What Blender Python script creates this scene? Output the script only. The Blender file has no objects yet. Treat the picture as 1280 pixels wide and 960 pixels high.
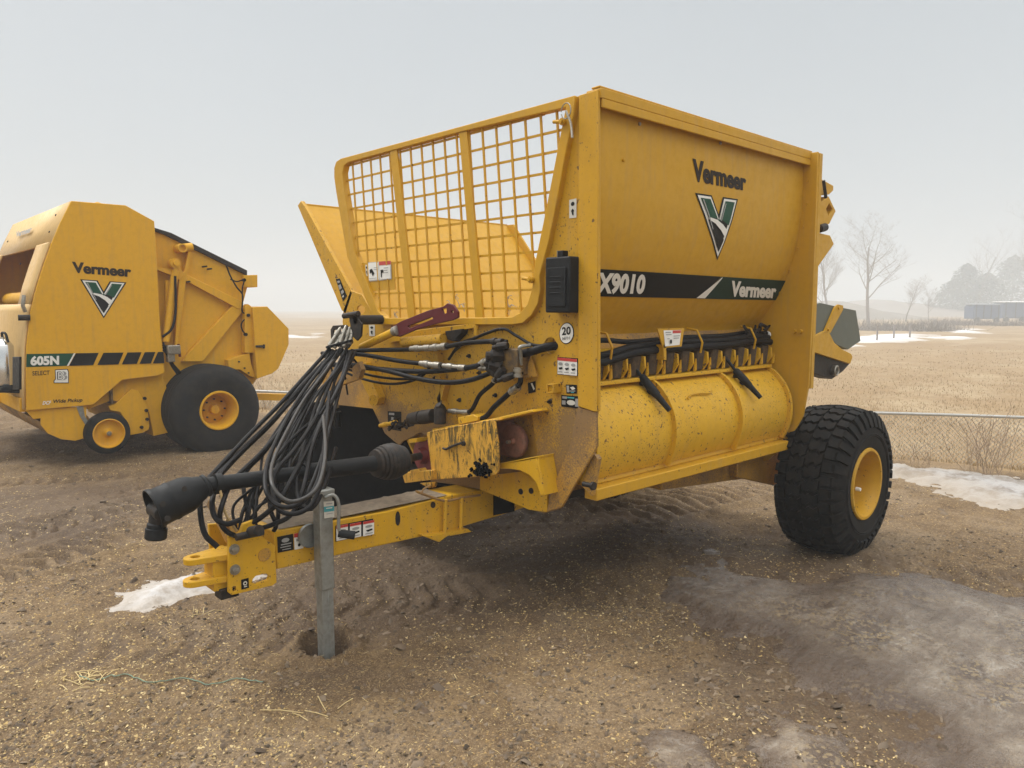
import bpy, bmesh, math, random
import numpy as np
from mathutils import Vector, Matrix, geometry, noise as mnoise
random.seed(7); rng = np.random.default_rng(7)
R = math.radians
scene = bpy.context.scene

# ---------------------------------------------------------------- camera
# world x runs along the machine (front to rear), y across it, z up; camera stands at the origin
FPX, HOR, CAMH = 935.0, 95.0, 1.62
PITCH = math.atan(HOR / FPX)
AZ = math.atan2((1645 - 640) * math.cos(PITCH), FPX)
RT = Vector((math.sin(AZ), -math.cos(AZ), 0)); GF = Vector((math.cos(AZ), math.sin(AZ), 0))
ZU = Vector((0, 0, 1))
FW = GF * math.cos(PITCH) - ZU * math.sin(PITCH)
UP = GF * math.sin(PITCH) + ZU * math.cos(PITCH)
CAM = Vector((0, 0, CAMH))
cam = bpy.data.cameras.new('camera'); camo = bpy.data.objects.new('camera', cam)
scene.collection.objects.link(camo); scene.camera = camo
cam.sensor_width = 36; cam.lens = FPX / 1280 * 36; cam.clip_start = .05; cam.clip_end = 3000
M = Matrix((RT, UP, -FW)).transposed().to_4x4(); M.translation = CAM
camo.matrix_world = M
scene.render.resolution_x, scene.render.resolution_y = 1024, 768

# ---------------------------------------------------------------- overcast sky, soft sun
SUN_EL, SUN_AZ = R(52), AZ + R(62)       # direction the light comes from, measured from +x
w = bpy.data.worlds.new('World'); scene.world = w; w.use_nodes = True
nt = w.node_tree; nt.nodes.clear()
out = nt.nodes.new('ShaderNodeOutputWorld'); bg = nt.nodes.new('ShaderNodeBackground')
sky = nt.nodes.new('ShaderNodeTexSky'); sky.sky_type = 'NISHITA'; sky.sun_disc = False
sky.sun_elevation = SUN_EL; sky.sun_rotation = math.pi / 2 - SUN_AZ; sky.air_density = 1.0; sky.dust_density = 6.0
# cloud deck: a grey overcast dome, brighter overhead than at the horizon, over a little of the clear sky
tc = nt.nodes.new('ShaderNodeTexCoord'); sx = nt.nodes.new('ShaderNodeSeparateXYZ')
nt.links.new(tc.outputs['Generated'], sx.inputs[0])
mr = nt.nodes.new('ShaderNodeMapRange'); mr.inputs[1].default_value = 0.0; mr.inputs[2].default_value = 0.95
mr.inputs[3].default_value = 0.0; mr.inputs[4].default_value = 1.0
nt.links.new(sx.outputs[2], mr.inputs[0])
cr = nt.nodes.new('ShaderNodeValToRGB')
e = cr.color_ramp.elements
e[0].position = 0.0; e[0].color = (4.8, 5.15, 5.35, 1)
e[1].position = 1.0; e[1].color = (21, 20.7, 20, 1)
e2 = cr.color_ramp.elements.new(.38); e2.color = (4.3, 4.62, 4.82, 1)
e3 = cr.color_ramp.elements.new(.55); e3.color = (11, 11, 10.9, 1)
nt.links.new(mr.outputs[0], cr.inputs[0])
nz = nt.nodes.new('ShaderNodeTexNoise'); nz.inputs['Scale'].default_value = 1.6; nz.inputs['Detail'].default_value = 3
nt.links.new(tc.outputs['Generated'], nz.inputs['Vector'])
mrn = nt.nodes.new('ShaderNodeMapRange'); mrn.inputs[3].default_value = .93; mrn.inputs[4].default_value = 1.07
nt.links.new(nz.outputs[0], mrn.inputs[0])
ml = nt.nodes.new('ShaderNodeVectorMath'); ml.operation = 'SCALE'
nt.links.new(cr.outputs[0], ml.inputs[0]); nt.links.new(mrn.outputs[0], ml.inputs['Scale'])
mx = nt.nodes.new('ShaderNodeMixRGB'); mx.inputs[0].default_value = 0.9
nt.links.new(sky.outputs[0], mx.inputs[1]); nt.links.new(ml.outputs[0], mx.inputs[2])
nt.links.new(mx.outputs[0], bg.inputs[0]); bg.inputs[1].default_value = 0.1
nt.links.new(bg.outputs[0], out.inputs[0])
sl = bpy.data.lights.new('sun', 'SUN'); sl.energy = 1.5; sl.angle = R(28); sl.color = (1, .97, .93)
so = bpy.data.objects.new('sun', sl); scene.collection.objects.link(so)
sd = Vector((math.cos(SUN_EL) * math.cos(SUN_AZ), math.cos(SUN_EL) * math.sin(SUN_AZ), math.sin(SUN_EL)))
so.rotation_euler = (-sd).to_track_quat('-Z', 'Y').to_euler()
vs = scene.view_settings; vs.view_transform = 'Standard'; vs.look = 'None'; vs.gamma = 1; vs.exposure = 0.48
vs.use_curve_mapping = False
scene.cycles.max_bounces = 6; scene.cycles.volume_bounces = 2; scene.cycles.use_denoising = True
scene.cycles.transparent_max_bounces = 4

# ---------------------------------------------------------------- helpers
def ray(u, v): return (FW + RT * ((u - 640) / FPX) - UP * ((v - 480) / FPX))
def on(u, v, ax, val):
    d = ray(u, v); return CAM + d * ((val - CAM[ax]) / d[ax])
def D(u, v, F):
    d = ray(u, v); h = d.dot(GF); return CAM + d * (F / h)
class Pl:
    def __init__(s, ax, val): s.ax, s.val = ax, val; s.o = [i for i in range(3) if i != ax]; s.flat = True
    def inv(s, u, v):
        p = on(u, v, s.ax, s.val); return (p[s.o[0]], p[s.o[1]])
    def pt(s, a, b, off=0):
        p = [0, 0, 0]; p[s.o[0]] = a; p[s.o[1]] = b; p[s.ax] = s.val + (off if s.ax == 2 else -off); return Vector(p)
class Swept:   # profile of (a, z) swept along the other horizontal axis
    def __init__(s, along, prof, sgn=1): s.al, s.pr = along, prof; s.o = 1 - along; s.flat = False; s.sgn = sgn
    def inv(s, u, v):
        d = ray(u, v); L = 0; best = None
        for (a0, z0), (a1, z1) in zip(s.pr, s.pr[1:]):
            da, dz = a1 - a0, z1 - z0; ln = math.hypot(da, dz)
            # CAM + d t : (a,z) = (a0+da k, z0+dz k)
            det = d[s.o] * -dz + da * d[2]
            if abs(det) > 1e-9:
                A, B = a0 - CAM[s.o], z0 - CAM[2]
                t = (A * -dz + da * B) / det; k = (d[s.o] * B - d[2] * A) / det
                if t > 0:
                    lo = -1e-6 if L > 0 else -9; hi = 1 + 1e-6
                    if lo <= k <= hi and (best is None or t < best[0]): best = (t, L + k * ln)
                    last = (t, L + k * ln)
            L += ln
        if best is None: best = last
        p = CAM + d * best[0]; return (p[s.al], best[1])
    def pt(s, al, q, off=0):
        L = 0
        for i, ((a0, z0), (a1, z1)) in enumerate(zip(s.pr, s.pr[1:])):
            ln = math.hypot(a1 - a0, z1 - z0)
            if q <= L + ln or i == len(s.pr) - 2:
                k = (q - L) / ln; a, z = a0 + (a1 - a0) * k, z0 + (z1 - z0) * k
                n = (-(z1 - z0) / ln, (a1 - a0) / ln)
                n = (n[0] * s.sgn, n[1] * s.sgn)
                p = [0, 0, z + n[1] * off]; p[s.o] = a + n[0] * off; p[s.al] = al; return Vector(p)
            L += ln
def link(o): scene.collection.objects.link(o); return o
def tag(o, label=None, cat=None, group=None, kind=None):
    if label: o['label'] = label
    if cat: o['category'] = cat
    if group: o['group'] = group
    if kind: o['kind'] = kind
    return o
def thing(name, loc, label, cat, group=None):
    o = link(bpy.data.objects.new(name, None)); o.location = loc; o.empty_display_size = .1
    bpy.context.view_layer.update(); ROOTS[o.name] = Vector(loc)
    return tag(o, label, cat, group)
ROOTS = {}
def root_loc(p):
    while p.parent: p = p.parent
    return ROOTS.get(p.name, Vector((0, 0, 0)))
def tri2d(loops):
    pts_, edges = [], []
    for l in loops:
        o = len(pts_); k = len(l); pts_ += [Vector(p) for p in l]; edges += [(o + i, o + (i + 1) % k) for i in range(k)]
    v, e_, f, ov, oe, of = geometry.delaunay_2d_cdt(pts_, edges, [], 0, 1e-6)
    def inn(p, l):
        c = False
        for (x0, y0), (x1, y1) in zip(l, l[1:] + l[:1]):
            if (y0 > p[1]) != (y1 > p[1]) and p[0] < (x1 - x0) * (p[1] - y0) / (y1 - y0) + x0: c = not c
        return c
    tr = []
    for t in f:
        c = ((v[t[0]].x + v[t[1]].x + v[t[2]].x) / 3, (v[t[0]].y + v[t[1]].y + v[t[2]].y) / 3)
        if inn(c, loops[0]) and not any(inn(c, h) for h in loops[1:]): tr.append(tuple(t))
    return [(q.x, q.y) for q in v], tr, ov
class MB:
    def __init__(s): s.bm = bmesh.new(); s.mats = []
    def mi(s, m):
        if m not in s.mats: s.mats.append(m)
        return s.mats.index(m)
    def faces(s, vs_, fs, m=None):
        bv = [s.bm.verts.new(v) for v in vs_]; i = s.mi(m) if m else 0; r = []
        for f in fs:
            try: ff = s.bm.faces.new([bv[k] for k in f]); ff.material_index = i; r.append(ff)
            except ValueError: pass
        return bv
    def box(s, c, d, rot=None, m=None):
        c = Vector(c); v = []
        for x in (-.5, .5):
            for y in (-.5, .5):
                for z in (-.5, .5):
                    p = Vector((x * d[0], y * d[1], z * d[2]))
                    if rot is not None: p = rot @ p
                    v.append(c + p)
        s.faces(v, [(0, 1, 3, 2), (4, 6, 7, 5), (0, 4, 5, 1), (2, 3, 7, 6), (0, 2, 6, 4), (1, 5, 7, 3)], m); return s
    def bb(s, x0, x1, y0, y1, z0, z1, m=None):
        return s.box(((x0 + x1) / 2, (y0 + y1) / 2, (z0 + z1) / 2), (abs(x1 - x0), abs(y1 - y0), abs(z1 - z0)), None, m)
    def beam(s, a, b, wd, ht, up=(0, 0, 1), m=None):
        a, b = Vector(a), Vector(b); d = b - a; L = d.length; x = d.normalized(); u = Vector(up)
        y = u.cross(x); y = y.normalized() if y.length > 1e-5 else Vector((0, 1, 0)); z = x.cross(y)
        return s.box((a + b) / 2, (L, wd, ht), Matrix((x, y, z)).transposed(), m)
    def prism(s, pts, vec, holes=(), m=None):
        """closed outline of 3-D points (roughly planar) extruded along vec"""
        vec = Vector(vec); loops = [[Vector(p) for p in pts]] + [[Vector(p) for p in h] for h in holes]
        L0 = loops[0]; nn_ = Vector((0, 0, 0))
        for a, b in zip(L0, L0[1:] + L0[:1]): nn_ += (a - L0[0]).cross(b - L0[0])
        nn_.normalize(); ex = nn_.orthogonal().normalized(); ey = nn_.cross(ex); O = L0[0]
        l2 = [[((p - O).dot(ex), (p - O).dot(ey)) for p in l] for l in loops]
        v2, tris, orig = tri2d(l2); base = [p for l in loops for p in l]
        flat = [base[o[0]] if o else O + ex * q[0] + ey * q[1] for q, o in zip(v2, orig)]; n = len(flat)
        rev = {}
        for i, o in enumerate(orig):
            for k in o: rev[k] = i
        fs = [tuple(t) for t in tris] + [tuple(k + n for k in reversed(t)) for t in tris]
        ec = {}
        for t in tris:
            for a, b in ((t[0], t[1]), (t[1], t[2]), (t[2], t[0])): ec[(a, b)] = 1
        for (a, b) in ec:
            if (b, a) not in ec: fs.append((a, b, n + b, n + a))
        bv = s.faces(flat + [p + vec for p in flat], fs, m)
        return s
    def tube(s, pts, r, seg=10, m=None, cap=True, close=False):
        pts = [Vector(p) for p in pts]; n = len(pts); rs = r if isinstance(r, (list, tuple)) else [r] * n
        t0 = (pts[1] - pts[0]).normalized(); a = t0.orthogonal().normalized(); rings = []
        for i, p in enumerate(pts):
            t = (pts[min(i + 1, n - 1)] - pts[max(i - 1, 0)])
            t = t.normalized() if t.length > 1e-9 else t0
            a = (a - t * a.dot(t)); a = a.normalized() if a.length > 1e-6 else t.orthogonal().normalized(); b = t.cross(a)
            rings.append([p + (a * math.cos(k / seg * 2 * math.pi) + b * math.sin(k / seg * 2 * math.pi)) * rs[i] for k in range(seg)])
        v = [q for rg in rings for q in rg]; f = []
        for i in range(n - 1):
            for k in range(seg): f.append((i * seg + k, i * seg + (k + 1) % seg, (i + 1) * seg + (k + 1) % seg, (i + 1) * seg + k))
        if cap: f += [tuple(reversed(range(seg))), tuple((n - 1) * seg + k for k in range(seg))]
        s.faces(v, f, m); return s
    def lathe(s, c, axis, prof, seg=48, m=None):
        """prof: list of (along axis, radius); closed ends where radius 0"""
        c = Vector(c); ax = Vector(axis).normalized(); a = ax.orthogonal().normalized(); b = ax.cross(a); v = []; f = []
        for (t, r) in prof:
            for k in range(seg):
                th = k / seg * 2 * math.pi; v.append(c + ax * t + (a * math.cos(th) + b * math.sin(th)) * max(r, 1e-4))
        for i in range(len(prof) - 1):
            for k in range(seg): f.append((i * seg + k, i * seg + (k + 1) % seg, (i + 1) * seg + (k + 1) % seg, (i + 1) * seg + k))
        s.faces(v, f, m); return s
    def build(s, name, mat, parent=None, bev=0, smooth=True, fix=True):
        if fix: bmesh.ops.recalc_face_normals(s.bm, faces=s.bm.faces)
        me = bpy.data.meshes.new(name); s.bm.to_mesh(me); s.bm.free()
        for m_ in (s.mats or [mat]): me.materials.append(m_)
        if smooth:
            me.polygons.foreach_set('use_smooth', [True] * len(me.polygons)); me.set_sharp_from_angle(angle=R(38))
        o = link(bpy.data.objects.new(name, me))
        if parent is not None:
            o.parent = parent; off = root_loc(parent)
            if parent.parent is None:
                me.transform(Matrix.Translation(-off))
            else: me.transform(Matrix.Translation(-off))
        if bev:
            b = o.modifiers.new('bevel', 'BEVEL'); b.width = bev; b.segments = 2; b.limit_method = 'ANGLE'; b.angle_limit = R(40)
        return o
def cat_rom(pts, n=8):
    P = [Vector(p) for p in pts]; P = [P[0] * 2 - P[1]] + P + [P[-1] * 2 - P[-2]]; o = []
    for i in range(1, len(P) - 2):
        for k in range(n):
            t = k / n; a, b, c, d = P[i - 1], P[i], P[i + 1], P[i + 2]
            o.append(.5 * ((2 * b) + (c - a) * t + (2 * a - 5 * b + 4 * c - d) * t * t + (3 * b - a - 3 * c + d) * t ** 3))
    o.append(P[-2]); return o
_tx = {}
def text2d(txt, bold=0.0, shear=0.0):
    k = (txt, bold, shear)
    if k in _tx: return _tx[k]
    cu = bpy.data.curves.new('t', 'FONT'); cu.body = txt; cu.offset = bold; cu.shear = shear; cu.resolution_u = 4
    cu.fill_mode = 'FRONT'; cu.space_character = 1 + bold * .5
    ob = bpy.data.objects.new('t', cu); scene.collection.objects.link(ob)
    dg = bpy.context.evaluated_depsgraph_get(); me = bpy.data.meshes.new_from_object(ob.evaluated_get(dg))
    vs_ = [(v.co.x, v.co.y) for v in me.vertices]; fs = [tuple(p.vertices) for p in me.polygons]
    bpy.data.objects.remove(ob); bpy.data.curves.remove(cu); bpy.data.meshes.remove(me)
    x0 = min(v[0] for v in vs_); x1 = max(v[0] for v in vs_); y0 = min(v[1] for v in vs_); y1 = max(v[1] for v in vs_)
    _tx[k] = ([((x - x0) / (x1 - x0), 1 - (y - y0) / (y1 - y0)) for x, y in vs_], fs); return _tx[k]
def decal(parent, name, surf, corners, layers, label=None, off0=.0025):
    """corners TL TR BR BL in photo pixels on the surface; layers drawn in the unit square, each a hair above the last"""
    C = [surf.inv(*c) for c in corners]; bm = bmesh.new(); mats = []
    for li, L in enumerate(layers):
        m = L[0]
        if m not in mats: mats.append(m)
        i = mats.index(m); zz = off0 + .0012 * li
        if L[1] == 'text':
            _, _, txt, (u0, v0, u1, v1), bold, sh = L
            vv, ff = text2d(txt, bold, sh); vv = [(u0 + (u1 - u0) * a, v0 + (v1 - v0) * b) for a, b in vv]
            if txt in ('Vermeer', '605N'):      # heavier strokes: the same letters again, shifted a little
                q = len(vv); d_ = .004; v1_ = vv
                vv = [(a - d_, b) for a, b in v1_] + [(a + d_, b) for a, b in v1_]; ff = list(ff) + [tuple(k + q for k in f) for f in ff]; shift_n = q
        else:
            vv, ff, _o = tri2d([list(L[1])])
        bv = [bm.verts.new((a, b, zz + (.0004 if L[1] == 'text' and k_ >= len(vv) // 2 and L[2] in ('Vermeer', '605N') else 0))) for k_, (a, b) in enumerate(vv)]
        for f in ff:
            try: fc = bm.faces.new([bv[k] for k in f]); fc.material_index = i
            except ValueError: pass
    if not surf.flat:
        n = 14
        for k in range(1, n):
            bmesh.ops.bisect_plane(bm, geom=bm.verts[:] + bm.edges[:] + bm.faces[:], plane_co=(0, k / n, 0), plane_no=(0, 1, 0))
    for v in bm.verts:
        a, b, zz = v.co
        p0 = (C[0][0] * (1 - a) + C[1][0] * a, C[0][1] * (1 - a) + C[1][1] * a); p1 = (C[3][0] * (1 - a) + C[2][0] * a, C[3][1] * (1 - a) + C[2][1] * a)
        v.co = surf.pt(p0[0] * (1 - b) + p1[0] * b, p0[1] * (1 - b) + p1[1] * b, zz)
    bmesh.ops.recalc_face_normals(bm, faces=bm.faces)
    me = bpy.data.meshes.new(name); bm.to_mesh(me); bm.free()
    for m in mats: me.materials.append(m)
    o = link(bpy.data.objects.new(name, me)); o.parent = parent
    if label: o['label'] = label
    me.transform(Matrix.Translation(-root_loc(parent))); return o
SQ = [(0, 0), (1, 0), (1, 1), (0, 1)]
def rect(a, b, c, d): return [(a, b), (c, b), (c, d), (a, d)]
def ell(cx, cy, rx, ry, n=28): return [(cx + rx * math.cos(k / n * 2 * math.pi), cy + ry * math.sin(k / n * 2 * math.pi)) for k in range(n)]

# ---------------------------------------------------------------- materials
def mat(name, col, rough=.5, metal=0, spec=.5):
    m = bpy.data.materials.new(name); m.use_nodes = True; p = m.node_tree.nodes['Principled BSDF']
    p.inputs['Base Color'].default_value = (*col, 1); p.inputs['Roughness'].default_value = rough
    p.inputs['Metallic'].default_value = metal; p.inputs['Specular IOR Level'].default_value = spec
    return m
def N(nt, t, **k):
    n = nt.nodes.new(t)
    for a, b in k.items():
        if a in n.inputs: n.inputs[a].default_value = b
        else: setattr(n, a, b)
    return n
def mixc(nt, fac, a, b, mode='MIX'):
    n = nt.nodes.new('ShaderNodeMixRGB'); n.blend_type = mode
    for i, x in enumerate((fac, a, b)):
        if hasattr(x, 'is_output') or isinstance(x, bpy.types.NodeSocket): nt.links.new(x, n.inputs[i])
        elif isinstance(x, (int, float)): n.inputs[i].default_value = x
        else: n.inputs[i].default_value = (*x, 1)
    return n.outputs[0]
def mth(nt, op, a, b=None, c=None):
    n = nt.nodes.new('ShaderNodeMath'); n.operation = op
    for i, x in enumerate((a, b, c)):
        if x is None: continue
        if isinstance(x, bpy.types.NodeSocket): nt.links.new(x, n.inputs[i])
        else: n.inputs[i].default_value = x
    return n.outputs[0]
def rng_(nt, x, a, b, c=0, d=1, smooth=False):
    n = nt.nodes.new('ShaderNodeMapRange')
    if smooth: n.interpolation_type = 'SMOOTHSTEP'
    for i, q in enumerate((a, b, c, d)): n.inputs[i + 1].default_value = q
    nt.links.new(x, n.inputs[0]); return n.outputs[0]
def nse(nt, vec, scale, detail=3, rough=.55, dist=0):
    n = N(nt, 'ShaderNodeTexNoise', Scale=scale, Detail=detail, Roughness=rough, Distortion=dist); nt.links.new(vec, n.inputs['Vector']); return n.outputs[0]
def pos(nt, sc=(1, 1, 1)):
    g = nt.nodes.new('ShaderNodeNewGeometry'); mp = nt.nodes.new('ShaderNodeVectorMath'); mp.operation = 'MULTIPLY'
    mp.inputs[1].default_value = sc; nt.links.new(g.outputs['Position'], mp.inputs[0]); return mp.outputs[0]
def bump(nt, p, h, strength=.3, dist=.01):
    b = nt.nodes.new('ShaderNodeBump'); b.inputs['Strength'].default_value = strength; b.inputs['Distance'].default_value = dist
    nt.links.new(h, b.inputs['Height']); nt.links.new(b.outputs[0], p.inputs['Normal'])
def paint(name, col, mud=.0, dust=.25, speck=.0, streak=0, lowmud=0, rough=.42):
    m = mat(name, col, rough, 0, .3); nt = m.node_tree; p = nt.nodes['Principled BSDF']; P = pos(nt)
    big = nse(nt, P, 1.6, 4, .6); fine = nse(nt, P, 22, 5, .65)
    c = mixc(nt, rng_(nt, big, .3, .75, 0, dust, True), col, (col[0] * .9 + .02, col[1] * .9 + .03, col[2] + .025))
    c = mixc(nt, rng_(nt, fine, .45, .75, 0, .16), c, (.30, .17, .04))
    run = nse(nt, pos(nt, (1, 1, .07)), 26, 4, .6); c = mixc(nt, rng_(nt, run, .5, .72, 0, .22), c, (.33, .22, .10))
    sp = nse(nt, P, 90, 2, .5)
    area = nse(nt, P, 3.1, 4, .6)
    if speck:
        vo = N(nt, 'ShaderNodeTexVoronoi', Scale=70.0, Randomness=1.0); nt.links.new(P, vo.inputs['Vector'])
        big2 = nse(nt, P, 34, 2, .5)
        s1 = mth(nt, 'MULTIPLY', mth(nt, 'GREATER_THAN', sp, .70 - .05 * speck), rng_(nt, area, .38, .55, 0, 1))
        s2 = mth(nt, 'GREATER_THAN', big2, .73 - .05 * speck)
        c = mixc(nt, mth(nt, 'MULTIPLY', mth(nt, 'MAXIMUM', s1, s2), .85), c, (.09, .05, .025))
    if streak:
        Q = pos(nt, (1, 1, .28)); st = nse(nt, Q, 24, 6, .75, 1.2); st2 = nse(nt, P, 6, 5, .65, .8)
        c = mixc(nt, mth(nt, 'MULTIPLY', rng_(nt, st, .47, .54, 0, streak), rng_(nt, st2, .40, .52, .1, 1)), c, (.055, .045, .02))
    if lowmud or mud:
        g = nt.nodes.new('ShaderNodeSeparateXYZ'); nt.links.new(P, g.inputs[0])
        hz = rng_(nt, g.outputs[2], .6, 1.55, 1, 0, True)
        lvl = mth(nt, 'ADD', mth(nt, 'MULTIPLY', hz, lowmud), mud)
        k = mth(nt, 'ADD', mth(nt, 'MULTIPLY', area, .6), mth(nt, 'MULTIPLY', nse(nt, P, 130, 4, .75), .6))
        thr = mth(nt, 'SUBTRACT', .86, mth(nt, 'MULTIPLY', lvl, .42))
        f = nt.nodes.new('ShaderNodeMapRange'); nt.links.new(mth(nt, 'SUBTRACT', k, thr), f.inputs[0]); f.inputs[1].default_value = -.03; f.inputs[2].default_value = .06
        c = mixc(nt, mth(nt, 'MULTIPLY', f.outputs[0], .8), c, (.19, .12, .065))
    nt.links.new(c, p.inputs['Base Color'])
    nt.links.new(rng_(nt, fine, .3, .7, rough - .06, rough + .22), p.inputs['Roughness'])
    bump(nt, p, mth(nt, 'ADD', mth(nt, 'ADD', nse(nt, P, 5, 2, .5), mth(nt, 'MULTIPLY', nse(nt, P, 1.7, 2, .5), 2.0)), mth(nt, 'MULTIPLY', fine, .12)), .22, .02)
    return m
YC = (.56, .30, .008)
YEL = paint('yellow_paint', YC, dust=.35)
YSIDE = paint('yellow_paint_side', YC, dust=.45)
YFRONT = paint('yellow_paint_dirty', YC, dust=.6, speck=1.0, lowmud=1.05)
YTUBE = paint('yellow_paint_mud_spots', (.64, .36, .012), dust=.4, speck=1.0, lowmud=.25)
YRAIL = paint('yellow_paint_rail', YC, dust=.3, speck=.4, lowmud=.2)
YTONG = paint('yellow_paint_drawbar', (.62, .34, .008), dust=.25, speck=.5)
YSTREAK = paint('yellow_paint_streaked', (.68, .36, .035), dust=.6, streak=.9, speck=.5)
YBAL = paint('yellow_paint_baler', (.70, .365, .010), dust=.2)
YPALE = paint('yellow_paint_pale', (.70, .47, .19), dust=.5)  # paler yellow for the baler's hood and front panel
YMUD_SHADE = paint('yellow_paint_caked_shade', (.5, .26, .03), dust=.6, speck=1, mud=.66)  # caked mud; also colours in shade on wall bottom and pickup drum
def simple(name, col, rough, metal=0, var=.3, bs=.15, scale=18, c2=None, spec=.5):
    m = mat(name, col, rough, metal, spec); nt = m.node_tree; p = nt.nodes['Principled BSDF']; P = pos(nt)
    n1 = nse(nt, P, scale, 5, .65)
    c2 = c2 or tuple(min(1, x * 1.9 + .02) for x in col)
    nt.links.new(mixc(nt, rng_(nt, n1, .42, .72, 0, var), col, c2), p.inputs['Base Color'])
    nt.links.new(rng_(nt, n1, .3, .7, max(.05, rough - .1), min(1, rough + .15)), p.inputs['Roughness'])
    bump(nt, p, n1, bs, .01); return m
RUB = simple('tyre_rubber', (.007, .007, .007), .7, c2=(.045, .036, .028), var=.5, spec=.16)
RUBDUST = simple('dusty_tyre_rubber', (.012, .012, .012), .8, c2=(.055, .045, .035), var=.5, scale=9, spec=.2)
HOSE = simple('hose_rubber', (.007, .007, .008), .42, c2=(.045, .04, .035), var=.3, scale=40, spec=.12)
HOSEG = simple('lighter_hose_rubber', (.012, .011, .010), .5, c2=(.09, .075, .06), var=.5, scale=40)  # a little lighter than the other hose rubber
BLK = simple('black_plastic', (.010, .011, .012), .5, c2=(.03, .03, .03), var=.4, spec=.2)
BLKM = simple('grimy_black_metal', (.010, .009, .008), .55, c2=(.07, .045, .028), var=.6, scale=30, spec=.3)
CURT = simple('black_rubber_sheet', (.003, .003, .003), 1, var=.2, spec=.03)
STEEL = simple('galvanised_steel', (.30, .31, .29), .45, .55, c2=(.17, .15, .12), var=.6, scale=25)
ZINC = simple('zinc_fitting', (.36, .34, .29), .38, .8, c2=(.16, .13, .10), var=.6, scale=60)
RUSTG = simple('red_brown_gearbox', (.27, .12, .08), .7, c2=(.13, .08, .05), var=.8, scale=30)
GRIME_DARK = simple('grime_and_dark_interior', (.07, .045, .022), .6, c2=(.3, .17, .03), var=.8, scale=24)
GAPSOIL = simple('shaded_gap_soil', (.05, .032, .018), .95, c2=(.14, .09, .04), var=.8, scale=40)
DRED = simple('dark_red_paint', (.10, .008, .012), .45, c2=(.09, .025, .02), var=.5, spec=.25)
MAROON = simple('red_disc', (.22, .03, .03), .5, c2=(.1, .05, .04), var=.6)
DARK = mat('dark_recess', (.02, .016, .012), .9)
HEXG = simple('grey_green_panel', (.11, .12, .095), .6, c2=(.2, .19, .14), var=.4)
WHT = mat('decal_white', (.78, .77, .72), .4); OFFW = simple('decal_offwhite', (.62, .6, .53), .5, var=.3, c2=(.4, .36, .28))
DBLK = mat('decal_black', (.010, .010, .009), .5, 0, .15); DGRN = mat('decal_green', (.006, .065, .035), .45, 0, .25)
DSTR = mat('stripe_dark_green', (.012, .035, .024), .5, 0, .15)
DBRN = mat('decal_dark_brown', (.028, .018, .010), .5, 0, .15); DREDW = mat('decal_red', (.5, .04, .03), .4); DTEAL = mat('decal_teal', (.05, .3, .33), .4)
DGREY = mat('decal_grey', (.3, .3, .29), .5)
# ---------------------------------------------------------------- ground
def hsh(ix, iy, s):
    h = (ix * 374761393 + iy * 668265263 + s * 974711) & 0x7fffffff
    h = ((h ^ (h >> 13)) * 1274126177) & 0x7fffffff
    return ((h ^ (h >> 16)) & 0xffff) / 65535.0
def vn(x, y, s=0):
    x = np.asarray(x, float); y = np.asarray(y, float)
    ix = np.floor(x).astype(np.int64); iy = np.floor(y).astype(np.int64); fx = x - ix; fy = y - iy
    fx = fx * fx * (3 - 2 * fx); fy = fy * fy * (3 - 2 * fy)
    a = hsh(ix, iy, s); b = hsh(ix + 1, iy, s); c = hsh(ix, iy + 1, s); d = hsh(ix + 1, iy + 1, s)
    return (a + (b - a) * fx) * (1 - fy) + (c + (d - c) * fx) * fy - .5
def fbm(x, y, o=4, s=0, g=.5):
    r = 0; a = 1
    for k in range(o):
        r = r + a * vn(x * 2 ** k + 17.3 * k, y * 2 ** k - 9.1 * k, s + k); a *= g
    return r
def smst(x, a, b):
    t = np.clip((x - a) / (b - a), 0, 1); return t * t * (3 - 2 * t)
def G2(u, v): p = on(u, v, 2, 0); return np.array((p.x, p.y))
# yard edge: straight line behind the machines; the field beyond lies lower
EA, EB = G2(330, 516), G2(1120, 583); ED = (EB - EA) / np.linalg.norm(EB - EA); EN = np.array((-ED[1], ED[0]))
if EN @ (EA - np.array((0., 0.))) < 0: EN = -EN
FZ = -.7
def dist_edge(x, y): return (x - EA[0]) * EN[0] + (y - EA[1]) * EN[1]
def rf(x, y): return x * RT.x + y * RT.y, x * GF.x + y * GF.y
RIP = []   # ripples: tyre tread prints and ruts (centre px, half length, half width, direction px, wavelength, amplitude)
for (c, t, hl, hw, wl, am) in (((860, 622), (960, 600), 1.2, .42, .15, .035), ((700, 640), (900, 640), .9, .35, .17, .02), ((145, 640), (300, 606), 1.6, .26, .13, .03), ((60, 700), (200, 655), 1.1, .24, .13, .03),
                               ((215, 600), (330, 580), .8, .25, .13, .026), ((60, 600), (200, 590), 1.3, .22, .14, .018), ((1150, 720), (1250, 735), .9, .3, .2, .012), ((560, 745), (800, 735), 1.5, .28, .15, .014), ((250, 800), (500, 780), 1.2, .3, .16, .009)):
    a = G2(*c); b = G2(*t); d = (b - a) / np.linalg.norm(b - a); RIP.append((a, d, hl, hw, wl, am))
HOLE = G2(410, 808)
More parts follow.
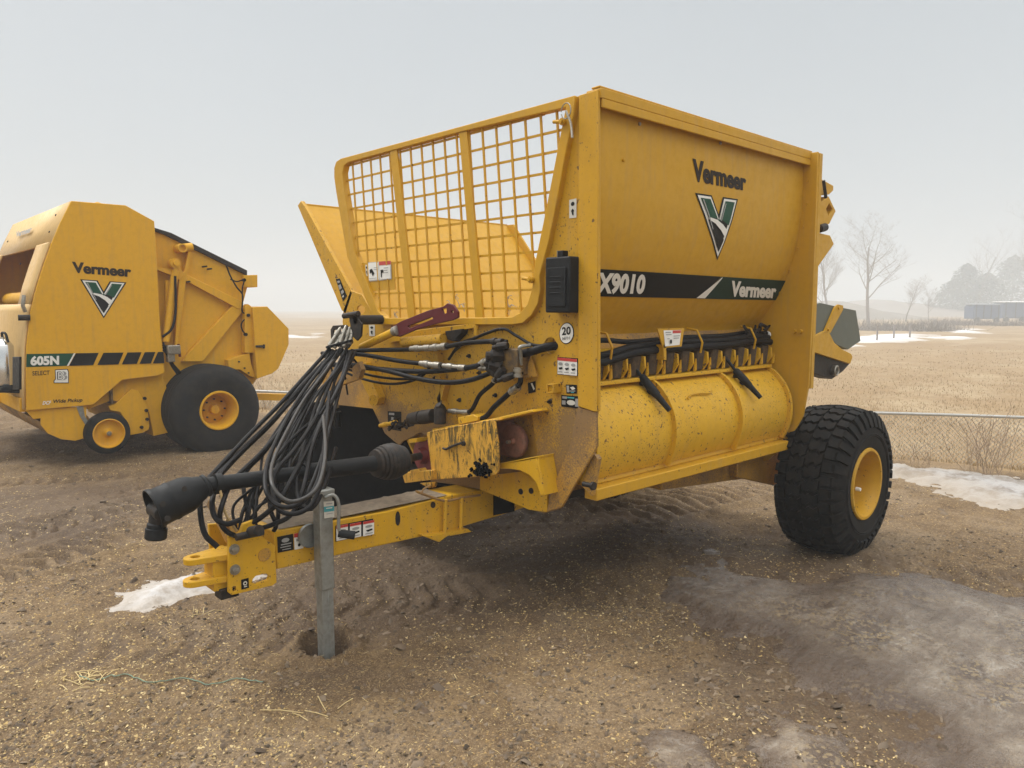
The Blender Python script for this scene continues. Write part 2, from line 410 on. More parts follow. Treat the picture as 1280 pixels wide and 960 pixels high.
def gh(x, y):
    x = np.asarray(x, float); y = np.asarray(y, float)
    d = dist_edge(x, y); yard = 1 - smst(d, .2, 2.6)
    near = np.exp(-np.hypot(x, y) / 25)
    z = FZ * (1 - yard) + .05 * fbm(x * .45, y * .45, 3, 1) + near * (.034 * fbm(x * 2.1, y * 2.1, 3, 5) + .018 * fbm(x * 9, y * 9, 3, 9) + .010 * fbm(x * 34, y * 34, 2, 14))
    z = z - .025 * smst(-np.hypot(x - 4.9, y - 2.2), -.9, -.2)
    for (c, t, hl, hw, wl, am) in RIP:
        a = (x - c[0]) * t[0] + (y - c[1]) * t[1]; b = -(x - c[0]) * t[1] + (y - c[1]) * t[0]
        m = np.clip(1 - (a / hl) ** 2, 0, 1) * np.clip(1 - (b / hw) ** 4, 0, 1)
        am = am * 1.6; z = z + am * m * (np.tanh(2.2 * np.sin((a + .35 * np.abs(b) + .10 * fbm(x * 3, y * 3, 2, 33)) / wl * 2 * np.pi)) * .5 * (1 + .9 * fbm(x * 7, y * 7, 3, 44)) - .35) + am * .6 * np.exp(-((np.abs(b) - hw * 1.05) / .06) ** 2) * np.clip(1 - (a / hl) ** 2, 0, 1)
    h = np.hypot(x - HOLE[0], y - HOLE[1]) + .03 * fbm(x * 14, y * 14, 2, 21)
    z = z - .11 * (1 - smst(h, .05, .13)) + .03 * np.exp(-((h - .15) / .04) ** 2) * (1 + 1.5 * fbm(x * 20, y * 20, 2, 3))
    return z
def zat(x, y): return float(gh(np.array([x]), np.array([y]))[0])
def grid_obj(name, X, Y, Z, m, attrs=None, keep=None, wrap=False):
    nr, na = X.shape; idx = np.arange(nr * na).reshape(nr, na)
    if wrap: nx = np.roll(idx, -1, 1); a, b, c, d = idx[:-1], nx[:-1], nx[1:], idx[1:]
    else: a, b, c, d = idx[:-1, :-1], idx[:-1, 1:], idx[1:, 1:], idx[1:, :-1]
    q = np.stack([a, b, c, d], -1).reshape(-1, 4)
    if keep is not None:
        k = keep.reshape(-1)[q].any(1); q = q[k]
    co = np.stack([X, Y, Z], -1).reshape(-1, 3).astype(np.float32)
    used = np.unique(q); mp = np.full(len(co), -1); mp[used] = np.arange(len(used)); co = co[used]; q = mp[q]
    e1 = co[q[0][1]] - co[q[0][0]]; e2 = co[q[0][3]] - co[q[0][0]]
    if e1[0] * e2[1] - e1[1] * e2[0] < 0: q = q[:, ::-1]
    me = bpy.data.meshes.new(name); me.vertices.add(len(co)); me.vertices.foreach_set('co', co.ravel())
    me.loops.add(q.size); me.loops.foreach_set('vertex_index', q.ravel().astype(np.int32)); me.polygons.add(len(q))
    me.polygons.foreach_set('loop_start', np.arange(0, q.size, 4, dtype=np.int32)); me.polygons.foreach_set('use_smooth', np.ones(len(q), bool))
    me.update(calc_edges=True)
    for k, A in (attrs or {}).items():
        at = me.attributes.new(k, 'FLOAT', 'POINT'); at.data.foreach_set('value', A.reshape(-1)[used].astype(np.float32))
    me.materials.append(m); return link(bpy.data.objects.new(name, me))

def attr(nt, n): a = nt.nodes.new('ShaderNodeAttribute'); a.attribute_name = n; return a.outputs['Fac']
def ground_mat():
    m = mat('packed_dirt_and_dry_grass', (.15, .1, .06), .85); nt = m.node_tree; p = nt.nodes['Principled BSDF']; P = pos(nt)
    big = nse(nt, P, .55, 4, .6); mid = nse(nt, P, 5, 5, .65); fin = nse(nt, P, 60, 4, .7); gr = nse(nt, P, 160, 2, .6)
    c = mixc(nt, rng_(nt, mid, .32, .68), (.105, .064, .029), (.225, .150, .072))
    c = mixc(nt, rng_(nt, big, .38, .62, 0, .6), c, (.155, .102, .055))
    tr_ = nse(nt, P, 1.3, 5, .7, .8); c = mixc(nt, rng_(nt, tr_, .5, .62, 0, .55), c, (.27, .2, .125)); c = mixc(nt, rng_(nt, tr_, .46, .36, 0, .6), c, (.085, .055, .032))
    c = mixc(nt, rng_(nt, fin, .42, .68, 0, .75), c, (.06, .036, .021))
    c = mixc(nt, rng_(nt, gr, .57, .66, 0, .7), c, (.33, .24, .13))
    vo = N(nt, 'ShaderNodeTexVoronoi', Scale=85.0); nt.links.new(P, vo.inputs['Vector'])
    sc = nt.nodes.new('ShaderNodeSeparateColor'); nt.links.new(vo.outputs['Color'], sc.inputs[0])
    fl = mth(nt, 'MULTIPLY', mth(nt, 'GREATER_THAN', sc.outputs[0], .72), mth(nt, 'LESS_THAN', vo.outputs['Distance'], .42))
    fl = mth(nt, 'MULTIPLY', fl, rng_(nt, big, .35, .6, .25, 1))
    c = mixc(nt, mth(nt, 'MULTIPLY', fl, .9), c, mixc(nt, sc.outputs[1], (.46, .29, .10), (.26, .20, .13)))
    # wet mud patches; shade painted into the rut grooves, jack hole darkened
    c = mixc(nt, mth(nt, 'MULTIPLY', attr(nt, 'damp_shade'), .72), c, (.058, .036, .023))
    # field
    S = pos(nt, (1, 1, 1)); g1 = nse(nt, S, .09, 4, .6); g2 = nse(nt, S, 1.3, 5, .7); g3 = nse(nt, S, 11, 5, .7)
    gc = mixc(nt, rng_(nt, g1, .35, .65), (.275, .18, .085), (.35, .25, .135))
    gc = mixc(nt, rng_(nt, g2, .4, .7, 0, .6), gc, (.21, .135, .068))
    g4 = nse(nt, pos(nt, (.05, .05, 1)), 5, 5, .7); gc = mixc(nt, rng_(nt, g4, .5, .62, 0, .7), gc, (.40, .31, .19)); gc = mixc(nt, rng_(nt, g4, .45, .36, 0, .6), gc, (.30, .2, .1))
    gc = mixc(nt, rng_(nt, g3, .42, .68, 0, .7), gc, (.22, .15, .075))
    c = mixc(nt, attr(nt, 'field'), c, gc)
    nt.links.new(c, p.inputs['Base Color'])
    nt.links.new(mth(nt, 'SUBTRACT', rng_(nt, fin, .3, .7, .8, .95), mth(nt, 'MULTIPLY', attr(nt, 'damp_shade'), .22)), p.inputs['Roughness'])
    p.inputs['Specular IOR Level'].default_value = .3
    h = mth(nt, 'ADD', mth(nt, 'MULTIPLY', fin, .5), mth(nt, 'MULTIPLY', fl, .35)); h = mth(nt, 'ADD', h, mid)
    bump(nt, p, mth(nt, 'ADD', h, mth(nt, 'MULTIPLY', gr, .3)), .55, .02); return m
GM = ground_mat()
rad = np.concatenate([[0.3], np.geomspace(1.1, 14, 620), np.geomspace(14.3, 560, 150)])
c0 = math.atan2(GF.y, GF.x); ang = np.concatenate([np.linspace(-.72, .72, 760), np.linspace(.74, 2 * math.pi - .74, 110)])
RR, AA = np.meshgrid(rad, ang, indexing='ij'); X = RR * np.cos(AA + c0); Y = RR * np.sin(AA + c0)
Z = gh(X, Y); dE = dist_edge(X, Y) + .5 * fbm(X * 1.1, Y * 1.1, 4, 40)
r_, f_ = rf(X, Y)
def damp_at(cx, cy, r, s): return 1 - smst(np.hypot(X - cx, Y - cy) + .5 * fbm(X * 1.7, Y * 1.7, 4, s) + .15 * fbm(X * 9, Y * 9, 3, s), r * .5, r)
damp_shade = np.zeros_like(X)
for (u, v, r, s) in ((560, 720, 1.0, 50), (700, 680, 1.0, 51), (800, 660, .9, 52), (960, 700, .8, 53), (450, 760, .7, 54), (1150, 880, 1.1, 55), (930, 760, .7, 56), (1050, 900, .7, 57), (60, 640, 1.4, 58), (430, 720, .6, 59), (620, 655, 1.0, 59)):
    g = G2(u, v); damp_shade = np.maximum(damp_shade, damp_at(g[0], g[1], r, s) * .8)
for (c, t, hl, hw, wl, am) in RIP:
    a = (X - c[0]) * t[0] + (Y - c[1]) * t[1]; b = -(X - c[0]) * t[1] + (Y - c[1]) * t[0]
    m_ = np.clip(1 - (a / hl) ** 2, 0, 1) ** .5 * np.clip(1 - (b / hw) ** 4, 0, 1); g_ = .5 - .5 * np.sin((a + .35 * np.abs(b) + .10 * fbm(X * 3, Y * 3, 2, 33)) / wl * 2 * np.pi)
    damp_shade = np.maximum(damp_shade, .75 * m_ * g_)  # shade painted into the tread grooves
damp_shade = np.maximum(damp_shade, 1 - smst(np.hypot(X - HOLE[0], Y - HOLE[1]), .08, .17))  # ground coloured darker inside the jack hole
ground = grid_obj('ground', X, Y, Z, GM, {'field': smst(dE, .0, .5), 'damp_shade': damp_shade}, wrap=True)
tag(ground, kind='structure')

def inside_dist(px, py, poly):
    n = len(poly); ins = np.zeros(px.shape, bool); dm = np.full(px.shape, 1e9)
    for i in range(n):
        x0, y0 = poly[i]; x1, y1 = poly[(i + 1) % n]
        c = ((y0 > py) != (y1 > py)) & (px < (x1 - x0) * (py - y0) / (y1 - y0 + 1e-12) + x0); ins ^= c
        t = np.clip(((px - x0) * (x1 - x0) + (py - y0) * (y1 - y0)) / ((x1 - x0) ** 2 + (y1 - y0) ** 2 + 1e-12), 0, 1)
        dm = np.minimum(dm, np.hypot(px - x0 - t * (x1 - x0), py - y0 - t * (y1 - y0)))
    return np.where(ins, dm, -dm)
def patch(name, pxs, m, rise, ramp, nscale, namp, res=.03, zref=0., rough=.004, flat=False, seed=60):
    poly = [np.array(on(u, v, 2, zref))[:2] for u, v in pxs]; P = np.array(poly); lo, hi = P.min(0) - .5, P.max(0) + .5
    xs = np.arange(lo[0], hi[0], res); ys = np.arange(lo[1], hi[1], res); X, Y = np.meshgrid(xs, ys, indexing='ij')
    d = inside_dist(X, Y, poly) + namp * fbm(X * nscale, Y * nscale, 5, seed, .6)
    Z = gh(X, Y)
    if flat:
        lvl = .05 * fbm(X * .45, Y * .45, 3, 1) + FZ * smst(dist_edge(X, Y), .2, 2.6)
        Z = lvl + rough * fbm(X * 3, Y * 3, 4, seed + 5) + rough * 1.3 * (.35 - np.abs(fbm(X * 4.5 + .6 * fbm(X * 2, Y * 2, 2, 7), Y * 4.5, 4, seed + 8))) + rise * np.clip(smst(d, -ramp, ramp) * 2 - 1, -1, 1)
    else: Z = Z + rough * fbm(X * 12, Y * 12, 4, seed + 5) + rise * (smst(d, 0, ramp)) - .02 * (d < 0) * smst(-d, 0, .1)
    return grid_obj(name, X, Y, Z, m, {'edge': smst(d, 0, ramp * 2)}, keep=(d > -.12))
def ice_mat():
    m = mat('muddy_ice', (.1, .085, .07), .3, 0, .55); nt = m.node_tree; p = nt.nodes['Principled BSDF']; P = pos(nt)
    a = nse(nt, P, .9, 6, .68, .5); b = nse(nt, pos(nt, (1.2, 3.2, 1)), 3.2, 6, .68, .4); f = nse(nt, P, 45, 4, .7); q = nse(nt, P, 14, 6, .75, .3)
    c = mixc(nt, rng_(nt, a, .36, .62), (.095, .064, .040), (.21, .155, .105))
    c = mixc(nt, mth(nt, 'MULTIPLY', rng_(nt, b, .44, .62, 0, .75), rng_(nt, a, .38, .56)), c, (.34, .28, .21))
    c = mixc(nt, mth(nt, 'MULTIPLY', rng_(nt, q, .57, .64, 0, .5), rng_(nt, a, .5, .6)), c, (.52, .47, .40))  # frosty whites, raised to put some sky sheen into the colour
    c = mixc(nt, rng_(nt, f, .55, .68, 0, .6), c, (.07, .05, .035))
    vo = N(nt, 'ShaderNodeTexVoronoi', Scale=70.0); nt.links.new(P, vo.inputs['Vector']); sc = nt.nodes.new('ShaderNodeSeparateColor'); nt.links.new(vo.outputs['Color'], sc.inputs[0])
    pit = nse(nt, P, 2.3, 6, .72); gr = mth(nt, 'MULTIPLY', mth(nt, 'GREATER_THAN', sc.outputs[0], .72), rng_(nt, pit, .45, .6))
    c = mixc(nt, mth(nt, 'MULTIPLY', rng_(nt, pit, .5, .58), .75), c, (.075, .048, .03)); c = mixc(nt, mth(nt, 'MULTIPLY', gr, .8), c, (.34, .25, .13))
    rd = nse(nt, P, 6, 5, .6, .5); rdg = rng_(nt, mth(nt, 'ABSOLUTE', mth(nt, 'SUBTRACT', rd, .5)), 0, .022, 1, 0); c = mixc(nt, mth(nt, 'MULTIPLY', mth(nt, 'MULTIPLY', rdg, rng_(nt, a, .45, .6)), .55), c, (.46, .43, .38))
    e_ = rng_(nt, attr(nt, 'edge'), 0, 1, .75, 0); c = mixc(nt, e_, c, (.09, .06, .04))
    nt.links.new(c, p.inputs['Base Color']); nt.links.new(rng_(nt, q, .42, .62, .12, .5), p.inputs['Roughness'])
    bump(nt, p, mth(nt, 'ADD', b, mth(nt, 'MULTIPLY', q, .9)), .8, .03); return m
def snow_mat(name, c1, c2, sc=7):
    m = mat(name, c1, .6); nt = m.node_tree; p = nt.nodes['Principled BSDF']; P = pos(nt)
    a = nse(nt, P, sc, 5, .7); f = nse(nt, P, sc * 9, 4, .75)
    c = mixc(nt, rng_(nt, a, .45, .62), c1, c2); c = mixc(nt, rng_(nt, f, .6, .7, 0, .6), c, (.25, .18, .11))
    c = mixc(nt, rng_(nt, attr(nt, 'edge'), 0, .8, .7, 0), c, (.33, .27, .2))
    nt.links.new(c, p.inputs['Base Color']); bump(nt, p, mth(nt, 'ADD', a, mth(nt, 'MULTIPLY', f, .4)), .5, .02)
    p.inputs['Subsurface Weight'].default_value = .0; return m
ICE = ice_mat(); SNOW = snow_mat('granular_snow', (.62, .63, .65), (.40, .37, .34), 12); SNOWI = snow_mat('dirty_icy_snow', (.34, .325, .31), (.17, .14, .11), 4)
ice = patch('ice', [(842, 716), (900, 704), (985, 726), (1025, 742), (1060, 722), (1150, 724), (1280, 742), (1460, 770), (1600, 900), (1500, 1080), (1180, 1010), (1140, 905), (1085, 880), (1010, 845), (935, 800), (870, 772)], ICE, .034, .34, 1.8, .42, .02, flat=True, rough=.008)
tag(ice, kind='structure')
ice2 = patch('ice_patch', [(930, 880), (985, 885), (1040, 925), (1060, 960), (1000, 985), (960, 945)], ICE, .016, .05, 3, .16, .015, flat=True, rough=.006, seed=80); tag(ice2, kind='structure')
ice3 = patch('ice_patch', [(800, 935), (870, 925), (930, 950), (900, 1000), (790, 985)], ICE, .014, .05, 3, .16, .015, flat=True, rough=.006, seed=90); tag(ice3, kind='structure')
sp = patch('snow_patch', [(138, 764), (160, 738), (205, 722), (262, 714), (330, 712), (326, 722), (280, 742), (225, 750), (180, 768)], SNOW, .05, .22, 2.5, .10, .012, rough=.008, seed=70); tag(sp, kind='structure')
ss = patch('snow_bank', [(1040, 578), (1122, 581), (1165, 590), (1220, 594), (1290, 601), (1420, 625), (1560, 700), (1440, 690), (1280, 642), (1215, 628), (1160, 610), (1120, 604), (1060, 598)], SNOWI, .06, .25, 1.6, .22, .03, rough=.03, seed=75); tag(ss, kind='structure')
# far snow left in the field
def far_patch(name, pxs, seed):
    o = patch(name, pxs, SNOWF, .12, 1.6, .16, 4.0, .5, FZ, .05, seed=seed); tag(o, kind='structure')
SNOWF = snow_mat('field_snow', (.85, .86, .88), (.75, .75, .76), .4)
far_patch('field_snow', [(1030, 424), (1080, 418), (1150, 418), (1145, 424), (1080, 432), (1030, 434)], 101)
far_patch('field_snow', [(1172, 411), (1240, 412), (1235, 417), (1180, 416)], 102)
far_patch('field_snow', [(1160, 421), (1215, 421), (1220, 425), (1165, 426)], 103)
far_patch('field_snow', [(352, 420), (372, 419), (385, 422), (355, 423.5)], 104)
far_patch('field_snow', [(388, 417), (410, 415), (412, 418), (392, 419.5)], 105)

# loose grain, chips and pebbles on the yard: nobody could count them
def scatter(name, n, fmin, fmax, smin, smax, cols, label, seed, grow=1.0, elong=1.0):
    rg = np.random.default_rng(seed)
    f = fmin * (fmax / fmin) ** rg.random(n); r = f * (rg.random(n) * 1.6 - .8)
    x = r * RT.x + f * GF.x; y = r * RT.y + f * GF.y
    k = dist_edge(x, y) < .1; dens = 1.7 * fbm(x * 1.1, y * 1.1, 5, 200 + seed, .6) + rg.random(n) * .75 > .3
    ip = [np.array(on(u, v, 2, 0))[:2] for u, v in [(870, 730), (985, 735), (1060, 730), (1280, 750), (1500, 790), (1400, 1000), (1170, 940), (1085, 870), (935, 790)]]
    dens &= (inside_dist(x, y, ip) < 0) | (rg.random(n) < .3)
    sp_ = [np.array(on(u, v, 2, 0))[:2] for u, v in [(138, 764), (160, 738), (205, 722), (262, 714), (330, 712), (326, 722), (280, 742), (225, 750), (180, 768)]]
    dens &= inside_dist(x, y, sp_) < .02
    x, y = x[k & dens], y[k & dens]; n = len(x); z = gh(x, y)
    s = (smin + (smax - smin) * rg.random(n) ** 2.2) * grow
    base = np.array([(-1, -.6, 0), (.9, -.8, 0), (1, .7, 0), (-.8, .8, 0), (-.5, -.3, .8), (.5, -.3, .7), (.4, .4, .9), (-.4, .3, .75)])
    v = np.repeat(base[None], n, 0) + rg.normal(0, .16, (n, 8, 3)); v[..., 0] *= elong; v[..., 1:] /= (1 + (elong - 1) * .25); v[..., 2] *= (.35 + .5 * rg.random((n, 1)))
    v[..., 1] *= (.45 + .55 * rg.random((n, 1)))
    th = rg.random(n) * 2 * np.pi; c, s_ = np.cos(th)[:, None], np.sin(th)[:, None]
    vx = v[..., 0] * c - v[..., 1] * s_; vy = v[..., 0] * s_ + v[..., 1] * c
    tx = rg.normal(0, .3, (n, 1)); ty = rg.normal(0, .3, (n, 1))
    co = np.stack([x[:, None] + vx * s[:, None], y[:, None] + vy * s[:, None], z[:, None] + (v[..., 2] + tx * vx + ty * vy - .12) * s[:, None]], -1)
    fc = np.array([(4, 5, 6, 7), (0, 1, 5, 4), (1, 2, 6, 5), (2, 3, 7, 6), (3, 0, 4, 7)]); q = (fc[None] + (np.arange(n) * 8)[:, None, None]).reshape(-1, 4)
    me = bpy.data.meshes.new(name); me.vertices.add(n * 8); me.vertices.foreach_set('co', co.ravel().astype(np.float32))
    me.loops.add(q.size); me.loops.foreach_set('vertex_index', q.ravel().astype(np.int32)); me.polygons.add(len(q))
    me.polygons.foreach_set('loop_start', np.arange(0, q.size, 4, dtype=np.int32)); me.update(calc_edges=True)
    at = me.attributes.new('tone', 'FLOAT', 'POINT'); at.data.foreach_set('value', np.repeat(rg.random(n), 8).astype(np.float32))
    m = mat(name + '_material', (.3, .2, .1), .8); nt = m.node_tree; cr_ = nt.nodes.new('ShaderNodeValToRGB'); cr_.color_ramp.interpolation = 'LINEAR'
    el = cr_.color_ramp.elements; el[0].color = (*cols[0], 1); el[1].color = (*cols[-1], 1)
    for i in range(1, len(cols) - 1): q_ = el.new(i / (len(cols) - 1)); q_.color = (*cols[i], 1)
    nt.links.new(attr(nt, 'tone'), cr_.inputs[0]); nt.links.new(cr_.outputs[0], nt.nodes['Principled BSDF'].inputs['Base Color'])
    nt.nodes['Principled BSDF'].inputs['Specular IOR Level'].default_value = .3
    me.materials.append(m); o = link(bpy.data.objects.new(name, me)); tag(o, label, 'gravel', kind='stuff')
scatter('spilled_grain', 68000, 1.5, 11, .0025, .0085, [(.52, .37, .15), (.36, .25, .10), (.66, .52, .27), (.28, .2, .1), (.5, .36, .14)], 'yellow tan grain and wood chips spilled over the brown dirt yard', 3)
scatter('loose_gravel', 50000, 1.5, 11, .004, .016, [(.10, .068, .04), (.17, .12, .07), (.06, .045, .03), (.24, .18, .12), (.09, .062, .04)], 'loose brown gravel and clods scattered over the dirt yard', 4)

scatter('loose_gravel', 1500, 1.5, 11, .012, .034, [(.12, .08, .05), (.2, .15, .1), (.07, .05, .035), (.26, .2, .14)], 'larger brown clods and stones lying among the gravel', 14)
scatter('straw_litter', 14000, 1.5, 10, .0022, .0045, [(.52, .38, .17), (.38, .27, .12), (.62, .5, .27)], 'short broken straw stems littered in clumps over the yard', 15, elong=6.0)
# dry grass of the lower field behind the fence
def grass(name, n, fmin, fmax, hmin, hmax, wd, cols, label, seed, cond=None, rspan=.8):
    rg = np.random.default_rng(seed); f = fmin * (fmax / fmin) ** rg.random(n); r = f * (rg.random(n) * 2 - 1) * rspan
    x = r * RT.x + f * GF.x; y = r * RT.y + f * GF.y
    d = dist_edge(x, y) + .5 * fbm(x * 1.1, y * 1.1, 4, 40); k = (d > .25) & (rg.random(n) > (f - fmin) / (fmax - fmin)) & (fbm(x * .9, y * .9, 3, seed) + rg.random(n) * .5 > .0)
    if cond: k &= cond(x, y, r, f, d)
    x, y, f = x[k], y[k], f[k]; n = len(x); z = gh(x, y); h = hmin + (hmax - hmin) * rg.random(n); th = rg.random(n) * np.pi
    w_ = wd * (.6 + .8 * rg.random(n)) * np.maximum(1, f / 9); lx, ly = rg.normal(0, .35, n) * h, rg.normal(0, .35, n) * h
    cx, cy = np.cos(th) * w_, np.sin(th) * w_
    co = np.stack([np.stack([x - cx, y - cy, z - .02], -1), np.stack([x + cx, y + cy, z - .02], -1), np.stack([x + lx * .4 + cx * .6, y + ly * .4 + cy * .6, z + h * .6], -1),
                   np.stack([x + lx * .4 - cx * .6, y + ly * .4 - cy * .6, z + h * .6], -1), np.stack([x + lx, y + ly, z + h], -1)], 1)
    q = (np.arange(n) * 5)[:, None]; quads = (q + np.array([0, 1, 2, 3])).ravel(); tris = (q + np.array([3, 2, 4])).ravel()
    me = bpy.data.meshes.new(name); me.vertices.add(n * 5); me.vertices.foreach_set('co', co.ravel().astype(np.float32))
    me.loops.add(n * 7); me.loops.foreach_set('vertex_index', np.concatenate([quads, tris]).astype(np.int32)); me.polygons.add(2 * n)
    me.polygons.foreach_set('loop_start', np.concatenate([np.arange(n) * 4, n * 4 + np.arange(n) * 3]).astype(np.int32)); me.update(calc_edges=True)
    at = me.attributes.new('tone', 'FLOAT', 'POINT'); at.data.foreach_set('value', np.repeat(rg.random(n), 5).astype(np.float32))
    m = mat(name + '_material', (.3, .2, .1), .8); nt = m.node_tree; nt.links.new(mixc(nt, attr(nt, 'tone'), cols[0], cols[1]), nt.nodes['Principled BSDF'].inputs['Base Color'])
    nt.nodes['Principled BSDF'].inputs['Specular IOR Level'].default_value = .2
    me.materials.append(m); o = link(bpy.data.objects.new(name, me)); tag(o, label, 'grass', kind='stuff')
grass('dry_field_grass', 150000, 6, 48, .025, .075, .003, [(.24, .165, .08), (.36, .265, .14)], 'short straw coloured grass covering the field beyond the wire fence', 11)
grass('tall_dry_weeds', 26000, 11, 17, .45, 1.15, .004, [(.33, .25, .17), (.52, .42, .3)], 'tall grey brown dry weeds standing behind the fence between the two machines', 12,
      cond=lambda x, y, r, f, d: (d > 1.6) & (r / f < -.16) & (r / f > -.62) & (d < 4.8 + 1.2 * np.sin(x * 2)))
# ================================================================ bale processor
X0, XR, YP = 2.66, 4.70, 3.22
bp = thing('bale_processor', (X0, YP, 0), 'large yellow bale processor with square mesh front screen, standing in the middle of the yard', 'bale processor')
PF = Pl(0, X0)
def pts(surf, l, off=0): return [surf.pt(*surf.inv(u, v), off) for u, v in l]
def arc(c, r0, r1, n=14, a0=0, a1=2 * math.pi): return [(c[0] + r0 * math.cos(a0 + (a1 - a0) * k / n), c[1] + r1 * math.sin(a0 + (a1 - a0) * k / n)) for k in range(n)]
# front plate
mb = MB()
fp = [(747, 112), (722, 120), (712, 170), (690, 290), (676, 360), (664, 388), (650, 402), (620, 405), (490, 404), (466, 392), (452, 368), (438, 363), (429, 388), (428, 402), (432, 436), (446, 452), (456, 468), (464, 507), (481, 542), (499, 557), (503, 552), (512, 548), (525, 541), (540, 548), (538, 602), (570, 606), (605, 613), (640, 628), (662, 637), (680, 642), (700, 636), (722, 598), (738, 562), (747, 515)]
mb.prism(pts(PF, fp), (.012, 0, 0), holes=[pts(PF, [(617, 527), (622, 579), (672, 572), (664, 516)]), pts(PF, arc((451, 387), 5, 5.5)), pts(PF, arc((688, 432), 8, 10))])
front = mb.build('front_plate', YFRONT, bp, bev=.003)
PP = Pl(0, X0 - .022)
mb = MB(); mb.prism(pts(PP, [(723.5, 119), (747, 111.5), (747.5, 514), (743, 515), (722, 508)]), (.021, 0, 0)); post = mb.build('corner_post', YRAIL, bp, bev=.004)
# lower apron of the front plate, bent back to the floor and crusted with dust
mb = MB(); PA = Pl(0, X0 - .016)
mb.prism(pts(PA, [(722, 509), (745, 515), (746, 558), (728, 590), (702, 634), (683, 640), (690, 610), (712, 560)]), (.015, 0, 0)); mb.build('chin_plate', YMUD_SHADE, bp, bev=.003)
# inner gear bay
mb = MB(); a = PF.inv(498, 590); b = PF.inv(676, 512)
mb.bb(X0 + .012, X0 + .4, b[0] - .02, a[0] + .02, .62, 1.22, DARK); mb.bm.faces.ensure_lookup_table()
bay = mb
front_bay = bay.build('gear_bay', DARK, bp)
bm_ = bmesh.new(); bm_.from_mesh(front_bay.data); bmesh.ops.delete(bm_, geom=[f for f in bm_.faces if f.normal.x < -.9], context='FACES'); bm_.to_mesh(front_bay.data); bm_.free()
# side panel (curved), rim and rear plate
PROF = [(2.298, 2.555), (2.294, 2.40), (2.296, 2.25), (2.306, 2.12), (2.326, 2.0), (2.355, 1.89), (2.395, 1.79), (2.452, 1.68), (2.53, 1.57), (2.59, 1.49), (2.60, 1.44)]
SP = Swept(0, PROF, 1)
SP.pr = PROF
# outward normal points to -y / down : check sign
if SP.pt(3, .5, 1).y > SP.pt(3, .5, 0).y: SP.sgn = -1
mb = MB(); n = 40
L = sum(math.hypot(a[0] - b[0], a[1] - b[1]) for a, b in zip(PROF, PROF[1:]))
fine = [SP.pt(0, L * k / n) for k in range(n + 1)]
ring = [(p.y, p.z) for p in fine] + [(p.y + .012, p.z + .0) for p in reversed(fine)]
mb.prism([(X0 + .012, y, z) for y, z in ring], (XR - X0 - .014, 0, 0))
side = mb.build('side_panel', YSIDE, bp)
mb = MB(); mb.bb(X0 - .01, XR + .01, 2.25, 2.34, 2.555, 2.60); mb.bb(X0, XR, 2.25, 2.262, 2.515, 2.555); mb.bb(X0 - .01, XR + .03, 2.26, 2.31, 2.602, 2.612); mb.build('top_rail', YSIDE, bp, bev=.004)
rp = [(2.205, 2.595), (2.20, 1.65), (2.205, 1.13), (2.235, .92), (2.335, .72), (2.47, .59), (2.8, .5), (3.7, .5), (4.0, .75), (4.35, 1.3), (4.80, 2.02), (5.10, 2.37), (5.0, 2.37), (4.68, 2.0), (4.2, 1.32), (3.6, .9), (2.95, .9), (2.72, 1.3), (2.66, 1.55), (2.44, 1.95), (2.36, 2.3), (2.36, 2.595)]
mb = MB(); mb.prism([(XR - .012, y, z) for y, z in rp], (.02, 0, 0)); mb.bb(XR + .008, XR + .05, 2.20, 2.215, 1.1, 2.59); rear = mb.build('rear_plate', YSIDE, bp, bev=.003)
for z, y in ((1.47, 2.31), (1.47, 2.27)):
    mb = MB(); mb.lathe((XR - .03, y, z), (1, 0, 0), [(0, 0), (0, .012), (.02, .014), (.02, 0)], 10); mb.build('bolt', YRAIL, rear)
# horizontal seam on the rear plate and small bolts on the side panel
for (u, v) in ((799, 155), (900, 179), (980, 198), (779, 200)):
    q = SP.inv(u, v); mb = MB(); mb.lathe(SP.pt(*q, 0), SP.pt(*q, 1) - SP.pt(*q, 0), [(0, .009), (.006, .009), (.009, .005), (.009, 0)], 10); mb.build('bolt', ZINC if v < 199 else YRAIL, side)
for z in np.linspace(1.72, 2.42, 6):
    mb = MB(); s = SP.pt(0, 2.6 - z + .02); mb.lathe((XR - .022, s.y - .03, z), (1, 0, 0), [(0, .0), (0, .008), (.01, .008)], 8); mb.build('bolt', YRAIL, rear)
# left wall: leaning out, its bright inner face seen through the screen
PWL = [(5.09, 2.37), (4.77, 2.02), (4.55, 1.72), (4.35, 1.45), (4.02, 1.03), (3.75, .72)]
mb = MB(); ring = PWL + [(y + .012, z - .008) for y, z in reversed(PWL)]
mb.prism([(X0 + .02, y, z) for y, z in ring], (XR - X0 - .03, 0, 0)); wall = mb.build('left_wall', YEL, bp)
mb = MB(); mb.bb(X0 + .02, XR, 5.085, 5.10, 2.35, 2.378); mb.build('left_wall_rail', YEL, bp, bev=.004)
mb = MB(); mb.prism(pts(PF, [(372, 257), (376, 251), (384, 263), (440, 366), (432, 392), (427, 388)]), (.03, 0, 0)); flange = mb.build('left_flange', YFRONT, bp, bev=.003)
mb = MB(); mb.prism([(X0 + .05, 2.72, 1.18), (X0 + .05, 4.1, 1.0), (X0 + .05, 4.1, .80), (X0 + .05, 2.5, .70)], (XR - X0 - .08, 0, 0)); mb.build('floor_pan', YMUD_SHADE, bp)
mb = MB(); mb.prism([(X0 + .05, 2.60, 1.50), (X0 + .05, 2.63, 1.50), (X0 + .05, 2.8, 1.2), (X0 + .05, 2.72, 1.18), (X0 + .05, 2.5, 1.28)], (XR - X0 - .08, 0, 0)); mb.build('inner_side_wall', YMUD_SHADE, bp)
